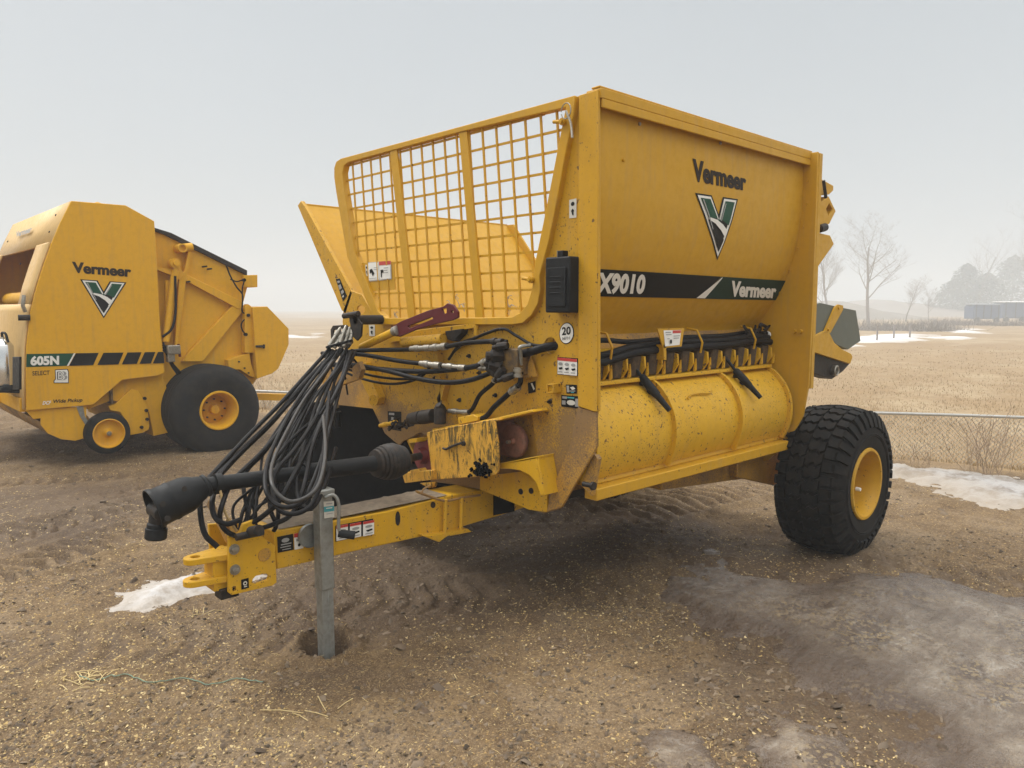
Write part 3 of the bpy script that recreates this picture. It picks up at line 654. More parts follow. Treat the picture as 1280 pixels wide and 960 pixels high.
# a stub of the far end of the left wall
# ---- front screen
inner = [(435, 203), (575, 165), (707, 134), (700, 170), (690, 222), (678, 283), (668, 331), (665, 360), (659, 380), (650, 391), (640, 396), (600, 397), (482, 397.5), (472, 389), (466, 372), (455, 345), (443, 316), (435, 268), (429.5, 232), (428, 216), (430, 207)]
outer = [(426, 198), (575, 158), (718, 119), (717, 141), (706, 195), (698, 240), (686, 300), (674, 345), (675, 362), (672, 380), (664, 394), (653, 404), (640, 406), (478, 406), (468, 397), (460, 382), (452, 362), (434, 322), (426, 275), (420, 240), (417.5, 222), (417.5, 210), (420, 202)]
PS = Pl(0, X0 - .03); mb = MB(); mb.prism(pts(PS, outer), (.045, 0, 0), holes=[pts(PS, inner)]); scr = mb.build('front_screen', YSIDE, bp, bev=.004)
ip = [Vector(PS.inv(*p)) for p in inner]
def clip(p, q):
    p, q = Vector(p), Vector(q); ts = []
    for i in range(len(ip)):
        a, b = ip[i], ip[(i + 1) % len(ip)]; r = q - p; s = b - a; d = r.x * s.y - r.y * s.x
        if abs(d) < 1e-9: continue
        t = ((a.x - p.x) * s.y - (a.y - p.y) * s.x) / d; w_ = ((a.x - p.x) * r.y - (a.y - p.y) * r.x) / d
        if 0 <= w_ <= 1: ts.append(t)
    ts.sort()
    return (p + (q - p) * (ts[0] - .004), p + (q - p) * (ts[-1] + .004)) if len(ts) > 1 else None
ya, za = PS.inv(599, 161); yb, zb = PS.inv(692, 135); dy = (ya - yb) / 5; yl, zl = PS.inv(610, 350); slope = (yl - ya) / (zl - za)
mb = MB()
for k in range(-7, 22):
    c = clip((ya + k * dy + slope * (2.8 - za), 2.8), (ya + k * dy + slope * (1.2 - za), 1.2))
    if c:
        a, b = c; mb.beam((X0 - .008, a.x, a.y), (X0 - .008, b.x, b.y), .0118, .008, up=(1, 0, 0))
z1 = PS.inv(430, 225)[1]; z2 = PS.inv(440, 314)[1]; dz = (z1 - z2) / 5
for k in range(-7, 14):
    c = clip((6, z1 - k * dz), (1, z1 - k * dz + .0))
    if c:
        a, b = c; mb.beam((X0 - .001, a.x, a.y), (X0 - .001, b.x, b.y), .0118, .007, up=(1, 0, 0))
mesh = mb.build('wire_mesh', YRAIL, scr)
for a, b, c, d in (((487, 188), (495.5, 186), (519, 400), (510, 400)), ((573.5, 166), (583, 164), (604, 400), (594, 400))):
    mb = MB(); PB = Pl(0, X0 - .024); mb.prism(pts(PB, [a, b, c, d]), (.014, 0, 0)); mb.build('screen_bar', YSIDE, scr, bev=.002)
mb = MB(); PB = Pl(0, X0 - .006); mb.prism(pts(PB, [(446, 329), (492, 327), (494, 362), (462, 364), (456, 350)]), (.006, 0, 0)); lp = mb.build('label_plate', YSIDE, scr)
warn = [(OFFW, SQ), (DREDW, rect(.5, .0, 1, .2)), (WHT, rect(.03, .05, .48, .95)), (WHT, rect(.52, .24, .98, .95)), (DBLK, [(.1, .4), (.2, .35), (.3, .6), (.22, .75), (.18, .55), (.1, .6)]), (DBLK, [(.58, .45), (.7, .45), (.7, .6), (.63, .62), (.62, .85), (.58, .85)]),
        (DGREY, rect(.3, .3, .45, .33)), (DGREY, rect(.3, .4, .44, .43)), (DGREY, rect(.74, .35, .93, .39)), (DGREY, rect(.74, .48, .9, .52)), (DGREY, rect(.74, .61, .93, .65)), (DGREY, rect(.1, .85, .44, .88))]
decal(bp, 'warning_label', Pl(0, X0 - .007), [(460, 328), (489, 326), (490, 349), (461, 352)], warn)
pic = [(OFFW, SQ), (DBLK, ell(.5, .25, .25, .11)), (DBLK, [(.3, .62), (.5, .5), (.7, .6), (.6, .7), (.65, .85), (.45, .85), (.4, .75)])]
decal(bp, 'pictogram_label', Pl(0, X0 - .007), [(457, 331), (460, 331), (461, 345), (458, 345)], pic)
decal(bp, 'pictogram_label', PF, [(712, 250), (721, 248), (721, 272), (712, 273)], pic)
decal(bp, 'pictogram_label', PF, [(461.5, 406), (469, 406), (469, 420), (462, 420)], pic)
decal(flange, 'part_label', PF, [(420, 349), (425, 348), (434, 370), (429, 377)], [(DBLK, SQ), (DGREY, rect(.2, .1, .8, .2)), (DGREY, rect(.15, .3, .75, .5)), (DGREY, rect(.3, .6, .85, .75)), (OFFW, rect(.3, .83, .6, .9))])
# hinges and latch at the corners of the screen
mb = MB()
for (u, v) in ((711, 154), (671, 350)):
    p = PF.pt(*PF.inv(u, v)); mb.tube([p + Vector((-.06, 0, 0)), p + Vector((.01, 0, 0))], .010); mb.lathe(p + Vector((-.05, 0, 0)), (1, 0, 0), [(0, 0), (0, .017), (.015, .017), (.015, 0)], 12)
    mb.tube([p + Vector((-.04, .0, 0)), p + Vector((-.04, .06, .01))], .009)
mb.build('screen_hinge', YRAIL, scr)
mb = MB(); c = PS.pt(*PS.inv(713, 140), .03); mb.tube([c + Vector((0, .03 * math.cos(t), .035 * math.sin(t))) for t in np.linspace(0, 6, 16)], .003, 6); mb.tube(cat_rom([c, c + Vector((0, -.03, -.06)), c + Vector((-.01, -.05, -.13))], 5), .006, 6); mb.build('latch_wire', ZINC, scr)
# bits of straw caught at the bottom of the screen
mb = MB()
for (u, v) in ((562, 372), (570, 380), (627, 374), (630, 383), (648, 396), (486, 393), (556, 380)):
    p = PS.pt(*PS.inv(u, v), -.04)
    for k in range(7):
        d = Vector((random.uniform(-.01, .03), random.uniform(-.04, .04), random.uniform(-.06, .02))); mb.tube([p, p + d * .5 + Vector((0, 0, .01)), p + d], .0022, 4)
mb.build('caught_straw', simple('straw', (.42, .36, .27), .8), scr)
# document box
a = Pl(0, X0 - .085).inv(681.5, 322); b = Pl(0, X0 - .085).inv(711.5, 391)
mb = MB(); mb.bb(X0 - .085, X0 - .001, b[0], a[0], b[1], a[1]); dbx = mb.build('document_box', BLK, bp, bev=.008)
mb = MB(); mb.bb(X0 - .093, X0 - .086, b[0] + .02, a[0] - .02, b[1] + .03, a[1] - .05)
for k in range(4): mb.bb(X0 - .096, X0 - .093, b[0] + .05, a[0] - .04, a[1] - .09 - .025 * k, a[1] - .097 - .025 * k)
mb.build('embossed_lid', BLK, dbx, bev=.003)
ym = (a[0] + b[0]) / 2; mb = MB(); mb.bb(X0 - .07, X0 - .03, ym - .02, ym + .02, a[1], a[1] + .03); mb.build('latch', BLK, dbx, bev=.004)
mb = MB(); mb.tube([(X0 - .08, ym + .005, a[1] - .005), (X0 - .08, ym + .005, a[1] + .03)], .002, 6); mb.build('latch_pin', ZINC, dbx)
mb = MB(); mb.lathe(PF.pt(*PF.inv(708, 391), .0), (-1, 0, 0), [(0, .012), (.02, .012), (.02, 0)], 8); 
mb.bm.free()
# speed disc and safety labels
decal(bp, 'speed_limit_label', PF, [(699.5, 404), (718, 402), (718, 429), (699.5, 431)], [(DBLK, ell(.5, .5, .5, .5)), (WHT, ell(.5, .5, .45, .46)), (DBLK, 'text', '20', (.2, .2, .8, .58), .03, 0), (DGREY, 'text', 'MPH', (.24, .66, .76, .80), .02, 0)])
def trip(c, name='safety_label', surf=PF, label=None):
    L = [(DBLK, SQ)]
    for k in range(3):
        u0 = .02 + k * .33; u1 = u0 + .30
        L += [(WHT, rect(u0, .03, u1, .97)), (DREDW, rect(u0, .03, u1, .2)), (DGREY, ell((u0 + u1) / 2, .38, .1, .09, 10)), (DBLK, [(u0 + .06, .6), (u1 - .06, .55), (u1 - .05, .65), (u0 + .12, .72)]), (DGREY, rect(u0 + .05, .8, u1 - .05, .86)), (DREDW, rect(u0 + .02, .06, u1 - .02, .07))]
    return decal(bp, name, surf, c, L, label)
trip([(697, 446), (725, 448), (725, 470), (697, 468)])
noisy = [(DBLK, SQ), (DGREY, rect(.08, .12, .3, .85)), (OFFW, [(.4, .3), (.7, .2), (.9, .45), (.6, .6)]), (DGREY, rect(.35, .65, .9, .75)), (DTEAL, rect(.5, .8, .8, .9))]
decal(bp, 'part_label', PF, [(707.5, 480.5), (721.5, 481), (721.5, 492), (708.5, 492)], noisy)
decal(bp, 'part_label', PF, [(702, 493.5), (727, 495.5), (726, 511), (702, 508)], [(DBLK, SQ), (DGREY, rect(.06, .1, .3, .3)), (OFFW, ell(.52, .58, .22, .22, 10)), (DGREY, rect(.06, .45, .25, .8)), (DGREY, rect(.75, .2, .95, .85)), (DTEAL, rect(.35, .1, .7, .22))])
decal(bp, 'part_label', PF, [(485, 514), (502, 514.5), (502, 539), (485.5, 536)], [(DBLK, SQ), (DGREY, rect(.1, .08, .5, .2)), (DGREY, [(.3, .3), (.6, .35), (.5, .6), (.25, .55)]), (DBRN, rect(.1, .7, .9, .9)), (DGREY, rect(.1, .75, .6, .8))])
decal(bp, 'part_label', Pl(0, X0 - .001), [(660, 479), (670, 476), (670, 490), (661, 492)], [(DBLK, SQ), (OFFW, [(.4, .1), (.6, .1), (.9, .7), (.75, .8)])])
# ---- side decals
def emblem(parent, surf, C):
    o = [(0, 0), (.37, 0), (.5, .28), (.63, 0), (1, 0), (.5, 1)]
    i = [(.045, .025), (.345, .025), (.5, .36), (.655, .025), (.955, .025), (.5, .945)]
    j = [(.13, .07), (.32, .07), (.5, .43), (.68, .07), (.87, .07), (.5, .86)]
    green = [(.10, .06), (.325, .06), (.5, .42), (.675, .06), (.90, .06), (.72, .44), (.60, .37), (.44, .34), (.28, .335), (.26, .335)]
    white = [(.235, .34), (.30, .335), (.44, .36), (.58, .43), (.68, .52), (.62, .63), (.53, .52), (.40, .42), (.27, .37)]
    black = [(.24, .36), (.38, .44), (.50, .54), (.60, .67), (.5, .86), (.44, .76)]
    hl = [(.17, .10), (.30, .10), (.31, .13), (.2, .13)]; hl2 = [(.69, .10), (.82, .10), (.80, .13), (.68, .13)]; hl3 = [(.52, .36), (.66, .10), (.68, .10), (.54, .38)]; hl4 = [(.13, .08), (.16, .08), (.34, .50), (.33, .52)]
    return decal(parent, 'emblem', surf, C, [(DBLK, o), (WHT, i), (DBLK, j), (DGRN, green), (DBLK, black), (WHT, white), (DGREY, hl3), (DGREY, hl4), (DGRN, hl)])
decal(side, 'maker_lettering', SP, [(865.5, 198), (932, 217), (932, 239), (866, 226.5)], [(DBRN, 'text', 'Vermeer', (0, .0, 1, 1), .035, 0)])
emblem(side, SP, [(868.5, 241), (922, 249), (922, 324), (868.5, 326)])
st_tl, st_tr, st_br, st_bl = (742, 335.5), (984.5, 350.5), (971.5, 375.5), (742, 370)
decal(side, 'side_stripe', SP, [st_tl, (996, 351.6), (996, 375.5), st_bl], [(DBLK, [(0, 0), (.545, 0), (.43, 1), (0, 1)]), (DSTR, [(.545, 0), (.985, 0), (.93, 1), (.43, 1)]), (WHT, [(.547, .03), (.552, .03), (.462, .97), (.42, .97), (.43, .9)])], off0=.003)
decal(side, 'model_number', SP, [(721, 338.5), (805.5, 342.5), (805.5, 367.5), (721, 366.5)], [(WHT, 'text', 'BPX9010', (0, 0, 1, 1), .05, .22)], off0=.0075)
decal(side, 'maker_lettering', SP, [(914, 350.2), (969, 354.6), (969, 372.6), (914, 370.2)], [(WHT, 'text', 'Vermeer', (0, 0, 1, 1), .035, .2)], 'small white slanted lettering on the dark stripe', off0=.0075)
# ---- ledge with hose run and slotted comb under the side panel
YL = 2.44
PL_ = Pl(1, YL)
mb = MB(); mb.bb(X0 + .02, XR - .02, 2.5, 2.66, 1.395, 1.41); mb.bb(X0 + .02, XR - .02, 2.56, 2.57, 1.27, 1.40); mb.build('ledge', YTUBE, bp, bev=.002)
mb = MB()
for k in range(13):
    x = X0 + .14 + k * .153
    mb.prism([(x, 2.445, 1.36), (x, 2.56, 1.39), (x, 2.56, 1.25), (x, 2.475, 1.25), (x, 2.44, 1.30)], (.014, 0, 0)); mb.prism([(x + .014, 2.425, 1.33), (x + .026, 2.43, 1.26), (x + .014, 2.44, 1.25)], (0, .012, 0))
mb.build('comb_teeth', YTUBE, bp, bev=.002)
mb = MB()
for k in range(13):
    x = X0 + .06 + k * .153; mb.prism([(x, 2.455, 1.375), (x, 2.56, 1.395), (x, 2.56, 1.25), (x, 2.47, 1.25)], (.075, 0, 0))
mb.build('shaded_comb_gaps', GAPSOIL, bp, bev=.01)  # dark caked blocks give the comb's gaps their shade as colour
mb = MB()
for j, (y, z, r) in enumerate(((2.47, 1.425, .02), (2.455, 1.395, .022), (2.49, 1.45, .014))):
    P_ = [(X0 + .03, y, z - .06 + (.05 if j == 2 else 0)), (X0 + .3, y, z - .045 + (.05 if j == 2 else 0)), (X0 + .55, y, z - .01), (X0 + 1.0, y + .01, z), (X0 + 1.45, y, z), (X0 + 1.8, y + .01, z + .015), (XR - .06, y, z + .0)]
    mb2 = MB(); mb2.tube(cat_rom(P_, 6), r, 10); mb2.build('hydraulic_hose', HOSE, bp)
for x in (X0 + .32, X0 + 1.14, X0 + 1.75): mb.tube([(x - .01, 2.44, 1.36), (x - .015, 2.425, 1.42), (x - .02, 2.46, 1.49), (x - .02, 2.53, 1.50)], .007, 6)
mb.build('hose_clip', YRAIL, bp)
mb = MB(); 
for k in range(16):
    p = Vector((XR - .42 + random.random() * .36, 2.46 + random.random() * .05, 1.43 + random.random() * .06)); mb.tube(cat_rom([p, p + Vector((random.uniform(-.07, .07), random.uniform(-.03, .03), random.uniform(-.02, .05))), p + Vector((random.uniform(-.1, .1), 0, random.uniform(-.03, .02)))], 4), random.uniform(.006, .013), 6)
mb.build('hose_coupler', BLKM, bp)
mb = MB(); q = on(959, 419, 0, XR - .05); mb.lathe(q, (-1, 0, 0), [(0, .028), (.012, .028), (.014, .0)], 20); mb.build('white_cap', WHT, bp)
PLb = Pl(1, 2.41)
mb = MB(); mb.prism(pts(PLb, [(822, 411), (855.5, 410), (852, 433), (829, 435)]), (0, .008, 0)); mb.prism(pts(PLb, [(829, 431), (833, 431), (833, 450), (830, 450)]), (0, .1, 0)); lbp = mb.build('label_bracket', YRAIL, bp)
decal(lbp, 'warning_label', PLb, [(829, 413), (851, 412.5), (849, 431), (831, 433)], [(WHT, SQ), (DREDW, rect(.5, .02, .98, .2)), (DGREY, rect(.08, .1, .4, .16)), (DGREY, rect(.08, .25, .42, .3)), (DBLK, rect(.3, .6, .42, .85)), (DGREY, rect(.5, .35, .9, .4)), (DGREY, rect(.5, .5, .85, .55)), (DGREY, rect(.1, .5, .25, .56))])
# ---- rotor housing (drum cover) with ribs
DP = []
for (y, z) in ((2.56, 1.235), (2.50, 1.225), (2.43, 1.19), (2.37, 1.13), (2.33, 1.06), (2.312, .98), (2.315, .90), (2.335, .83), (2.36, .78)): DP.append((y, z))
DS = cat_rom([(0, y, z) for y, z in DP], 4); DPf = [(p.y, p.z) for p in DS]
def drum(x0, x1, off, m, name, parent, a=0, b=None, bev=0):
    pr = DPf[a:b]; o = []
    cx, cz = 2.72, .99
    for y, z in pr:
        d = Vector((y - cx, z - cz)).normalized(); o.append((y + d.x * off, z + d.y * off))
    ring = o + [(y + .03, z) for y, z in reversed(pr)]
    mb = MB(); mb.prism([(x0, y, z) for y, z in ring], (x1 - x0, 0, 0)); return mb.build(name, m, parent, bev=bev)
dr = drum(X0 + .02, XR - .05, 0, YTUBE, 'rotor_cover', bp)
DW = Swept(0, DPf, 1)
if DW.pt(3, .3, 1).y > DW.pt(3, .3, 0).y: DW.sgn = -1
for x in (3.34, 4.02, XR - .075, X0 + .03): drum(x, x + .022, .028, YTUBE, 'rib', dr, 2, None, bev=.002)
mb = MB(); mb.bb(X0 + .02, XR - .05, 2.44, 2.56, 1.228, 1.248); mb.build('cover_flange', YTUBE, dr, bev=.003)
def handle(u0, v0, u1, v1, um, vm):
    mb = MB(); a = DW.pt(*DW.inv(u0, v0), .05); b = DW.pt(*DW.inv(u1, v1), .055); c = a + Vector((-.03, .06, .09)); mid = a.lerp(b, .55)
    mb.tube(cat_rom([c + Vector((0, .02, .03)), c, a], 5), .010, 8); mb.tube([a, a.lerp(b, .05), a.lerp(b, .35), mid, a.lerp(b, .6), b], [.014, .023, .025, .022, .018, .014], 12)
    n_ = Vector((0, .05, 0)); mb.tube([a.lerp(b, .25), a.lerp(b, .25) + n_], .012, 8); mb.tube([a.lerp(b, .5), a.lerp(b, .5) + n_], .012, 8)
    mb.build('cover_latch', BLK, dr)
handle(797, 480, 827, 517, 0, 0); handle(913, 470, 941, 500, 0, 0)
mb = MB(); q = [DW.pt(*DW.inv(u, v), .012) for u, v in ((858, 500), (862, 495), (873, 493), (884, 493), (888, 490))]; mb.tube(cat_rom(q, 5), .005, 6); mb.build('wire_loop', YRAIL, dr)
# ---- lower frame rail
mb = MB(); mb.bb(X0 + .05, XR - .02, 2.30, 2.38, .692, .752); mb.prism([(X0 + .05, 2.36, .752), (X0 + .05, 2.37, .785), (X0 + .05, 2.45, .785), (X0 + .05, 2.45, .752)], (XR - X0 - .07, 0, 0)); mb.build('frame_rail', YRAIL, bp, bev=.006)
mb = MB(); p = on(739, 607, 0, X0 - .03); mb.lathe(p, (0, -1, 0), [(-.05, 0), (-.05, .012), (.005, .012), (.005, .02), (.018, .02), (.018, 0)], 14); mb.build('pivot_pin', BLKM, bp)
mb = MB(); mb.prism(pts(Pl(0, X0 + .015), [(726, 606), (742, 566), (747, 574), (739, 620)]), (.03, 0, 0)); mb.build('corner_gusset', YMUD_SHADE, bp)
# ---- axle, arms and wheels
WX = 5.0
mb = MB(); mb.bb(WX - .07, WX + .07, 2.44, 4.0, .40, .54); mb.beam((WX, 2.62, .5), (3.6, 2.62, .62), .12, .14); mb.beam((WX, 3.85, .5), (3.6, 3.85, .62), .12, .14)
mb.prism([(4.35, 2.56, .70), (WX + .12, 2.56, .62), (WX + .12, 2.56, .38), (WX - .1, 2.56, .37), (4.35, 2.56, .52)], (0, -.06, 0)); mb.build('axle', YMUD_SHADE, bp, bev=.006)
def wheel(name, yo, s, parent, x=WX, z=None, Rr=.5, W=.54, tread=True, rimr=.228, rm=YRAIL, tm=RUB):
    """yo: y of the outer sidewall, s=+1 when the outside faces -y"""
    z = Rr - .02 if z is None else z; c = Vector((x, yo, z)); mb = MB(); ax = (0, s, 0)
    sw = .055
    prof = [(.04, rimr), (.012, rimr + .02), (-.0, rimr + .07), (-.002, Rr - .13), (.02, Rr - .065), (.05, Rr - .03), (.11, Rr - .014), (W / 2, Rr - .004 if tread else Rr), (W - .11, Rr - .014), (W - .05, Rr - .03), (W - .02, Rr - .065), (W + .002, Rr - .13), (W, rimr + .07), (W - .012, rimr + .02), (W - .04, rimr)]
    if not tread:
        prof = [(.04, rimr), (.012, rimr + .02), (0, rimr + .07), (-.004, Rr - .15), (.012, Rr - .08), (.045, Rr - .035), (.085, Rr - .012)]
        for g in (.14, .205, .27, .335, .40): prof += [(g - .006, Rr - .0), (g - .004, Rr - .012), (g + .004, Rr - .012), (g + .006, Rr - .0)]
        prof += [(W - .085, Rr - .012), (W - .045, Rr - .035), (W - .012, Rr - .08), (W + .004, Rr - .15), (W, rimr + .07), (W - .012, rimr + .02), (W - .04, rimr)]
    mb.lathe(c, ax, prof, 96)
    if tread: mb.lathe(c, ax, [(-.004, Rr - .16), (-.008, Rr - .155), (-.004, Rr - .15)], 96); mb.lathe(c, ax, [(-.0, rimr + .09), (-.007, rimr + .095), (-.0, rimr + .10)], 96)
    tyre_bm = mb
    if tread:
        nl = 36; rows = [(W * a_, W * b_, c_, d_) for a_, b_, c_, d_ in ((.085, .24, 0, .0), (.26, .49, .5, .014), (.51, .74, 0, .014), (.76, .915, .5, .0))]
        def P_(th, t, h):
            # carcass radius at t
            for (t0, r0), (t1, r1) in zip(prof[3:12], prof[4:12]):
                if t0 <= t <= t1: rr = r0 + (r1 - r0) * (t - t0) / (t1 - t0); break
            else: rr = Rr - .06
            return c + Vector((math.cos(th) * (rr + h), s * t, math.sin(th) * (rr + h)))
        for k in range(nl):
            for ri, (t0, t1, ph, z_) in enumerate(rows):
                th = (k + ph) / nl * 2 * math.pi; dth = 2 * math.pi / nl * .40; h = .022
                nn = 5; V = []; F = []
                for a_ in range(nn):
                    ta = t0 + (t1 - t0) * a_ / (nn - 1); zz = z_ * (1 if a_ % 2 else -1) / Rr * (.6 if ri in (1, 2) else 0); sh = .05 * (ta - W / 2) * (1 if ri in (0, 1) else 1) * 0
                    for (b_, hh) in ((-1, -.008), (-.86, h), (.86, h), (1, -.008)):
                        V.append(P_(th + zz + sh + b_ * dth, ta if hh > 0 else ta, hh if 0 < a_ < nn - 1 or hh < 0 else hh * .93))
                for a_ in range(nn - 1):
                    for b_ in range(3): F.append((a_ * 4 + b_, a_ * 4 + b_ + 1, (a_ + 1) * 4 + b_ + 1, (a_ + 1) * 4 + b_))
                F += [(0, 1, 2, 3), tuple((nn - 1) * 4 + q for q in (3, 2, 1, 0))]
                mb.faces(V, F)
            for side_, t_ in ((0, .0), (1, W)):   # shoulder lugs reaching down the sidewall
                th = (k + (.5 if side_ else 0)) / nl * 2 * math.pi; dth = 2 * math.pi / nl * .30; V = []
                for (rr, tt, oo) in ((Rr - .012, .05, 0), (Rr - .06, .022, .0), (Rr - .115, .004, .0)):
                    for b_ in (-1, 1):
                        for lift in (0, .016):
                            t2 = (tt - lift) if side_ == 0 else W - tt + lift
                            V.append(c + Vector((math.cos(th + b_ * dth) * (rr + lift * .5), s * t2, math.sin(th + b_ * dth) * (rr + lift * .5))))
                F = []
                for q in range(2):
                    o = q * 4; F += [(o + 1, o + 3, o + 7, o + 5), (o, o + 1, o + 5, o + 4), (o + 2, o + 6, o + 7, o + 3)]
                F += [(8, 9, 11, 10), (0, 2, 3, 1)]; mb.faces(V, F)
    wh = MB(); wh.lathe(c, ax, [(.012, rimr + .014), (.0, rimr + .008), (.0, rimr - .008), (.03, rimr - .018), (.06, rimr - .03), (.10, rimr - .036), (.20, rimr - .05), (.21, .16), (.19, .11), (.175, .085), (.175, .06), (.13, .055), (.12, .045), (.12, 0)], 56)
    wh.lathe(c, ax, [(W - .012, rimr + .014), (W, rimr + .008), (W, rimr - .008), (W - .06, rimr - .03), (.20, rimr - .05)], 56)
    rim = wh.build('rim', rm, parent)
    rim.name = 'wheel'
    ty = tyre_bm.build('tyre', tm, rim)
    lb = MB()
    for k in range(8):
        th = k / 8 * 2 * math.pi; p = c + Vector((math.cos(th) * .12, s * .17, math.sin(th) * .12)); lb.lathe(p, (0, -s, 0), [(0, .011), (.022, .011), (.022, 0)], 6)
    lb.build('wheel_bolts', BLKM, rim)
    return rim
wheel('wheel', 1.935, 1, bp, x=5.03, z=.462, W=.44, Rr=.49)
wheel('wheel', 4.42, -1, bp, x=5.03, z=.462, W=.44, Rr=.49)
mb = MB(); p = on(1070, 611, 1, 1.99); mb.lathe(p, (0, -1, 0), [(0, .014), (.03, .012), (.03, 0)], 10); mb.build('valve_stem', WHT, bp)
# ---- black rubber curtain on the left, under the discharge side
mb = MB(); C_ = Pl(0, X0 + .12)
mb.prism([C_.pt(*C_.inv(u, v)) for u, v in ((346, 540), (372, 505), (418, 500), (470, 500), (520, 560), (640, 612), (640, 640), (560, 655), (340, 657))], (.02, 0, 0))
y0_, z0_ = C_.inv(346, 540); mb.prism([(X0 + .14, 4.75, 1.3), (X0 + .14, 5.0, .95), (X0 + .14, 5.0, .3), (X0 + .14, 4.98, .3), (X0 + .14, 4.98, .95), (X0 + .14, 4.73, 1.3)], (1.8, 0, 0)); mb.build('rubber_curtain', CURT, bp)
mb = MB(); mb.prism(pts(Pl(0, X0 + .10), [(403, 462), (440, 452), (470, 500), (478, 512), (404, 504)]), (.02, 0, 0)); mb.build('shaded_wall_bottom', YMUD_SHADE, bp)  # bottom of the left wall, its shade given by the brown colour
# ---- drawbar
PT = Pl(1, 3.13)
mb = MB(); mb.prism(pts(PT, [(342, 664), (400, 654), (480, 640), (560, 620), (640, 606), (700, 606), (700, 620), (640, 640), (560, 664), (440, 690), (346, 712)]), (0, .2, 0)); db = mb.build('drawbar', YTONG, bp, bev=.006)
top = simple('caked_dust', (.2, .155, .11), .9, c2=(.36, .29, .2), var=.8, scale=26)
a = PT.pt(*PT.inv(350, 663)); b = PT.pt(*PT.inv(560, 620)); mb = MB(); n = 26; V = []; F = []
for i in range(n + 1):
    for j in range(9):
        p = a.lerp(b, i / n); V.append(p + Vector((0, .006 + .188 * j / 8, .004 + (.012 * random.random() if 0 < j < 8 and 0 < i < n else 0))))
for i in range(n):
    for j in range(8): F.append((i * 9 + j, i * 9 + j + 1, (i + 1) * 9 + j + 1, (i + 1) * 9 + j))
mb.faces(V, F); mb.build('dust_layer', top, db)
mb = MB()   # oblong slots in the drawbar side
for (u, v, w_, h_) in ((542.5, 650.0, 3, 5), (531, 641.5, 2.5, 4)):
    pass
mb.prism(pts(PT, ell(497, 648, 3, 9, 16), .001), (0, -.002, 0), m=BLKM); mb.prism(pts(PT, ell(541, 631, 3, 4, 14), .001), (0, -.002, 0), m=BLKM); mb.build('drawbar_slot', BLKM, db)
trip([(419, 657), (466, 648), (466, 667), (419, 677)], surf=PT)
decal(db, 'part_label', PT, [(346, 671), (366, 667), (367, 687), (347, 691)], [(DBLK, SQ), (DGREY, ell(.5, .3, .25, .14, 10)), (DGREY, rect(.2, .5, .85, .57)), (DGREY, rect(.15, .66, .8, .72)), (DGREY, rect(.25, .82, .8, .87))])
decal(db, 'pictogram_label', PT, [(367, 667), (378, 665), (379, 685), (368, 687)], [(WHT, SQ), (DREDW, rect(0, 0, 1, .25)), (DGREY, rect(.2, .35, .8, .5)), (DBLK, ell(.5, .74, .16, .1, 10))])
# hitch plate and clevis
PH = Pl(1, 3.105)
mb = MB(); mb.prism(pts(PH, [(286, 669), (300, 666), (304, 655), (318, 650), (322, 668), (333, 675), (344, 682), (346, 728), (341, 732), (290, 744), (286, 741)]), (0, .02, 0), holes=[pts(PH, [(316, 724), (320, 720), (333, 717), (337, 720), (335, 725), (320, 730), (316, 729)]), pts(PH, arc((293, 737), 2.4, 2.6, 10))])
hp = mb.build('hitch_plate', YTONG, bp, bev=.004); mb = MB(); mb.prism([p + Vector((0, .22, 0)) for p in pts(PH, [(286, 669), (322, 666), (344, 682), (346, 728), (290, 744)])], (0, .02, 0)); mb.build('hitch_plate', YTONG, bp, bev=.004)
for (u, v) in ((292.5, 686.5), (293.5, 712)):
    mb = MB(); p = PH.pt(*PH.inv(u, v)); mb.lathe(p, (0, -1, 0), [(0, .023), (.006, .023), (.006, .0)], 18); mb.lathe(p + Vector((0, -.006, 0)), (0, -1, 0), [(0, .016), (.016, .015), (.018, 0)], 6); mb.build('bolt', ZINC, hp)
mb = MB(); p = PH.pt(*PH.inv(330.5, 693.5)); mb.lathe(p, (0, -1, 0), [(0, .030), (.004, .029), (.004, .022), (.002, .021), (.002, 0)], 24); mb.build('weld_plug', YMUD_SHADE, hp)
decal(hp, 'part_label', PH, [(301, 724.5), (310.5, 722), (311, 734.5), (301.5, 737)], [(DBLK, SQ), (OFFW, ell(.5, .45, .28, .22, 10)), (DBLK, ell(.5, .45, .14, .1, 8)), (OFFW, rect(.3, .7, .7, .8))])
def prong(u, v, z):
    p = on(u, v, 2, z); p = Vector((p.x, 3.20, z)); q = PH.pt(*PH.inv(290, 700)); x1 = q.x + .03
    V = []; n = 12
    for k in range(n + 1):
        th = math.pi / 2 + math.pi * k / n; V.append((p.x + .045 + .05 * math.cos(th), p.y + .045 * math.sin(th)))
    out_ = V + [(x1, 3.12), (x1, 3.28)]
    hole = [(p.x + .045 + .02 * math.cos(t), p.y + .02 * math.sin(t)) for t in np.linspace(0, 2 * math.pi, 14)[:-1]]
    mb = MB(); mb.prism([(x, y, z - .013) for x, y in out_], (0, 0, .026), holes=[[(x, y, z - .013) for x, y in hole]]); return mb.build('clevis_prong', YTONG, hp, bev=.003)
prong(232, 703, .548); prong(232, 731, .452)
hx = PH.pt(*PH.inv(286, 700)).x
mb = MB(); mb.bb(hx - .05, hx + .1, 3.15, 3.26, .40, .56); mb.build('clevis_block', YTONG, hp, bev=.006)
mb = MB(); mb.bb(hx - .03, hx + .05, 3.13, 3.20, .365, .41); mb.build('stop_block', BLKM, hp, bev=.003)
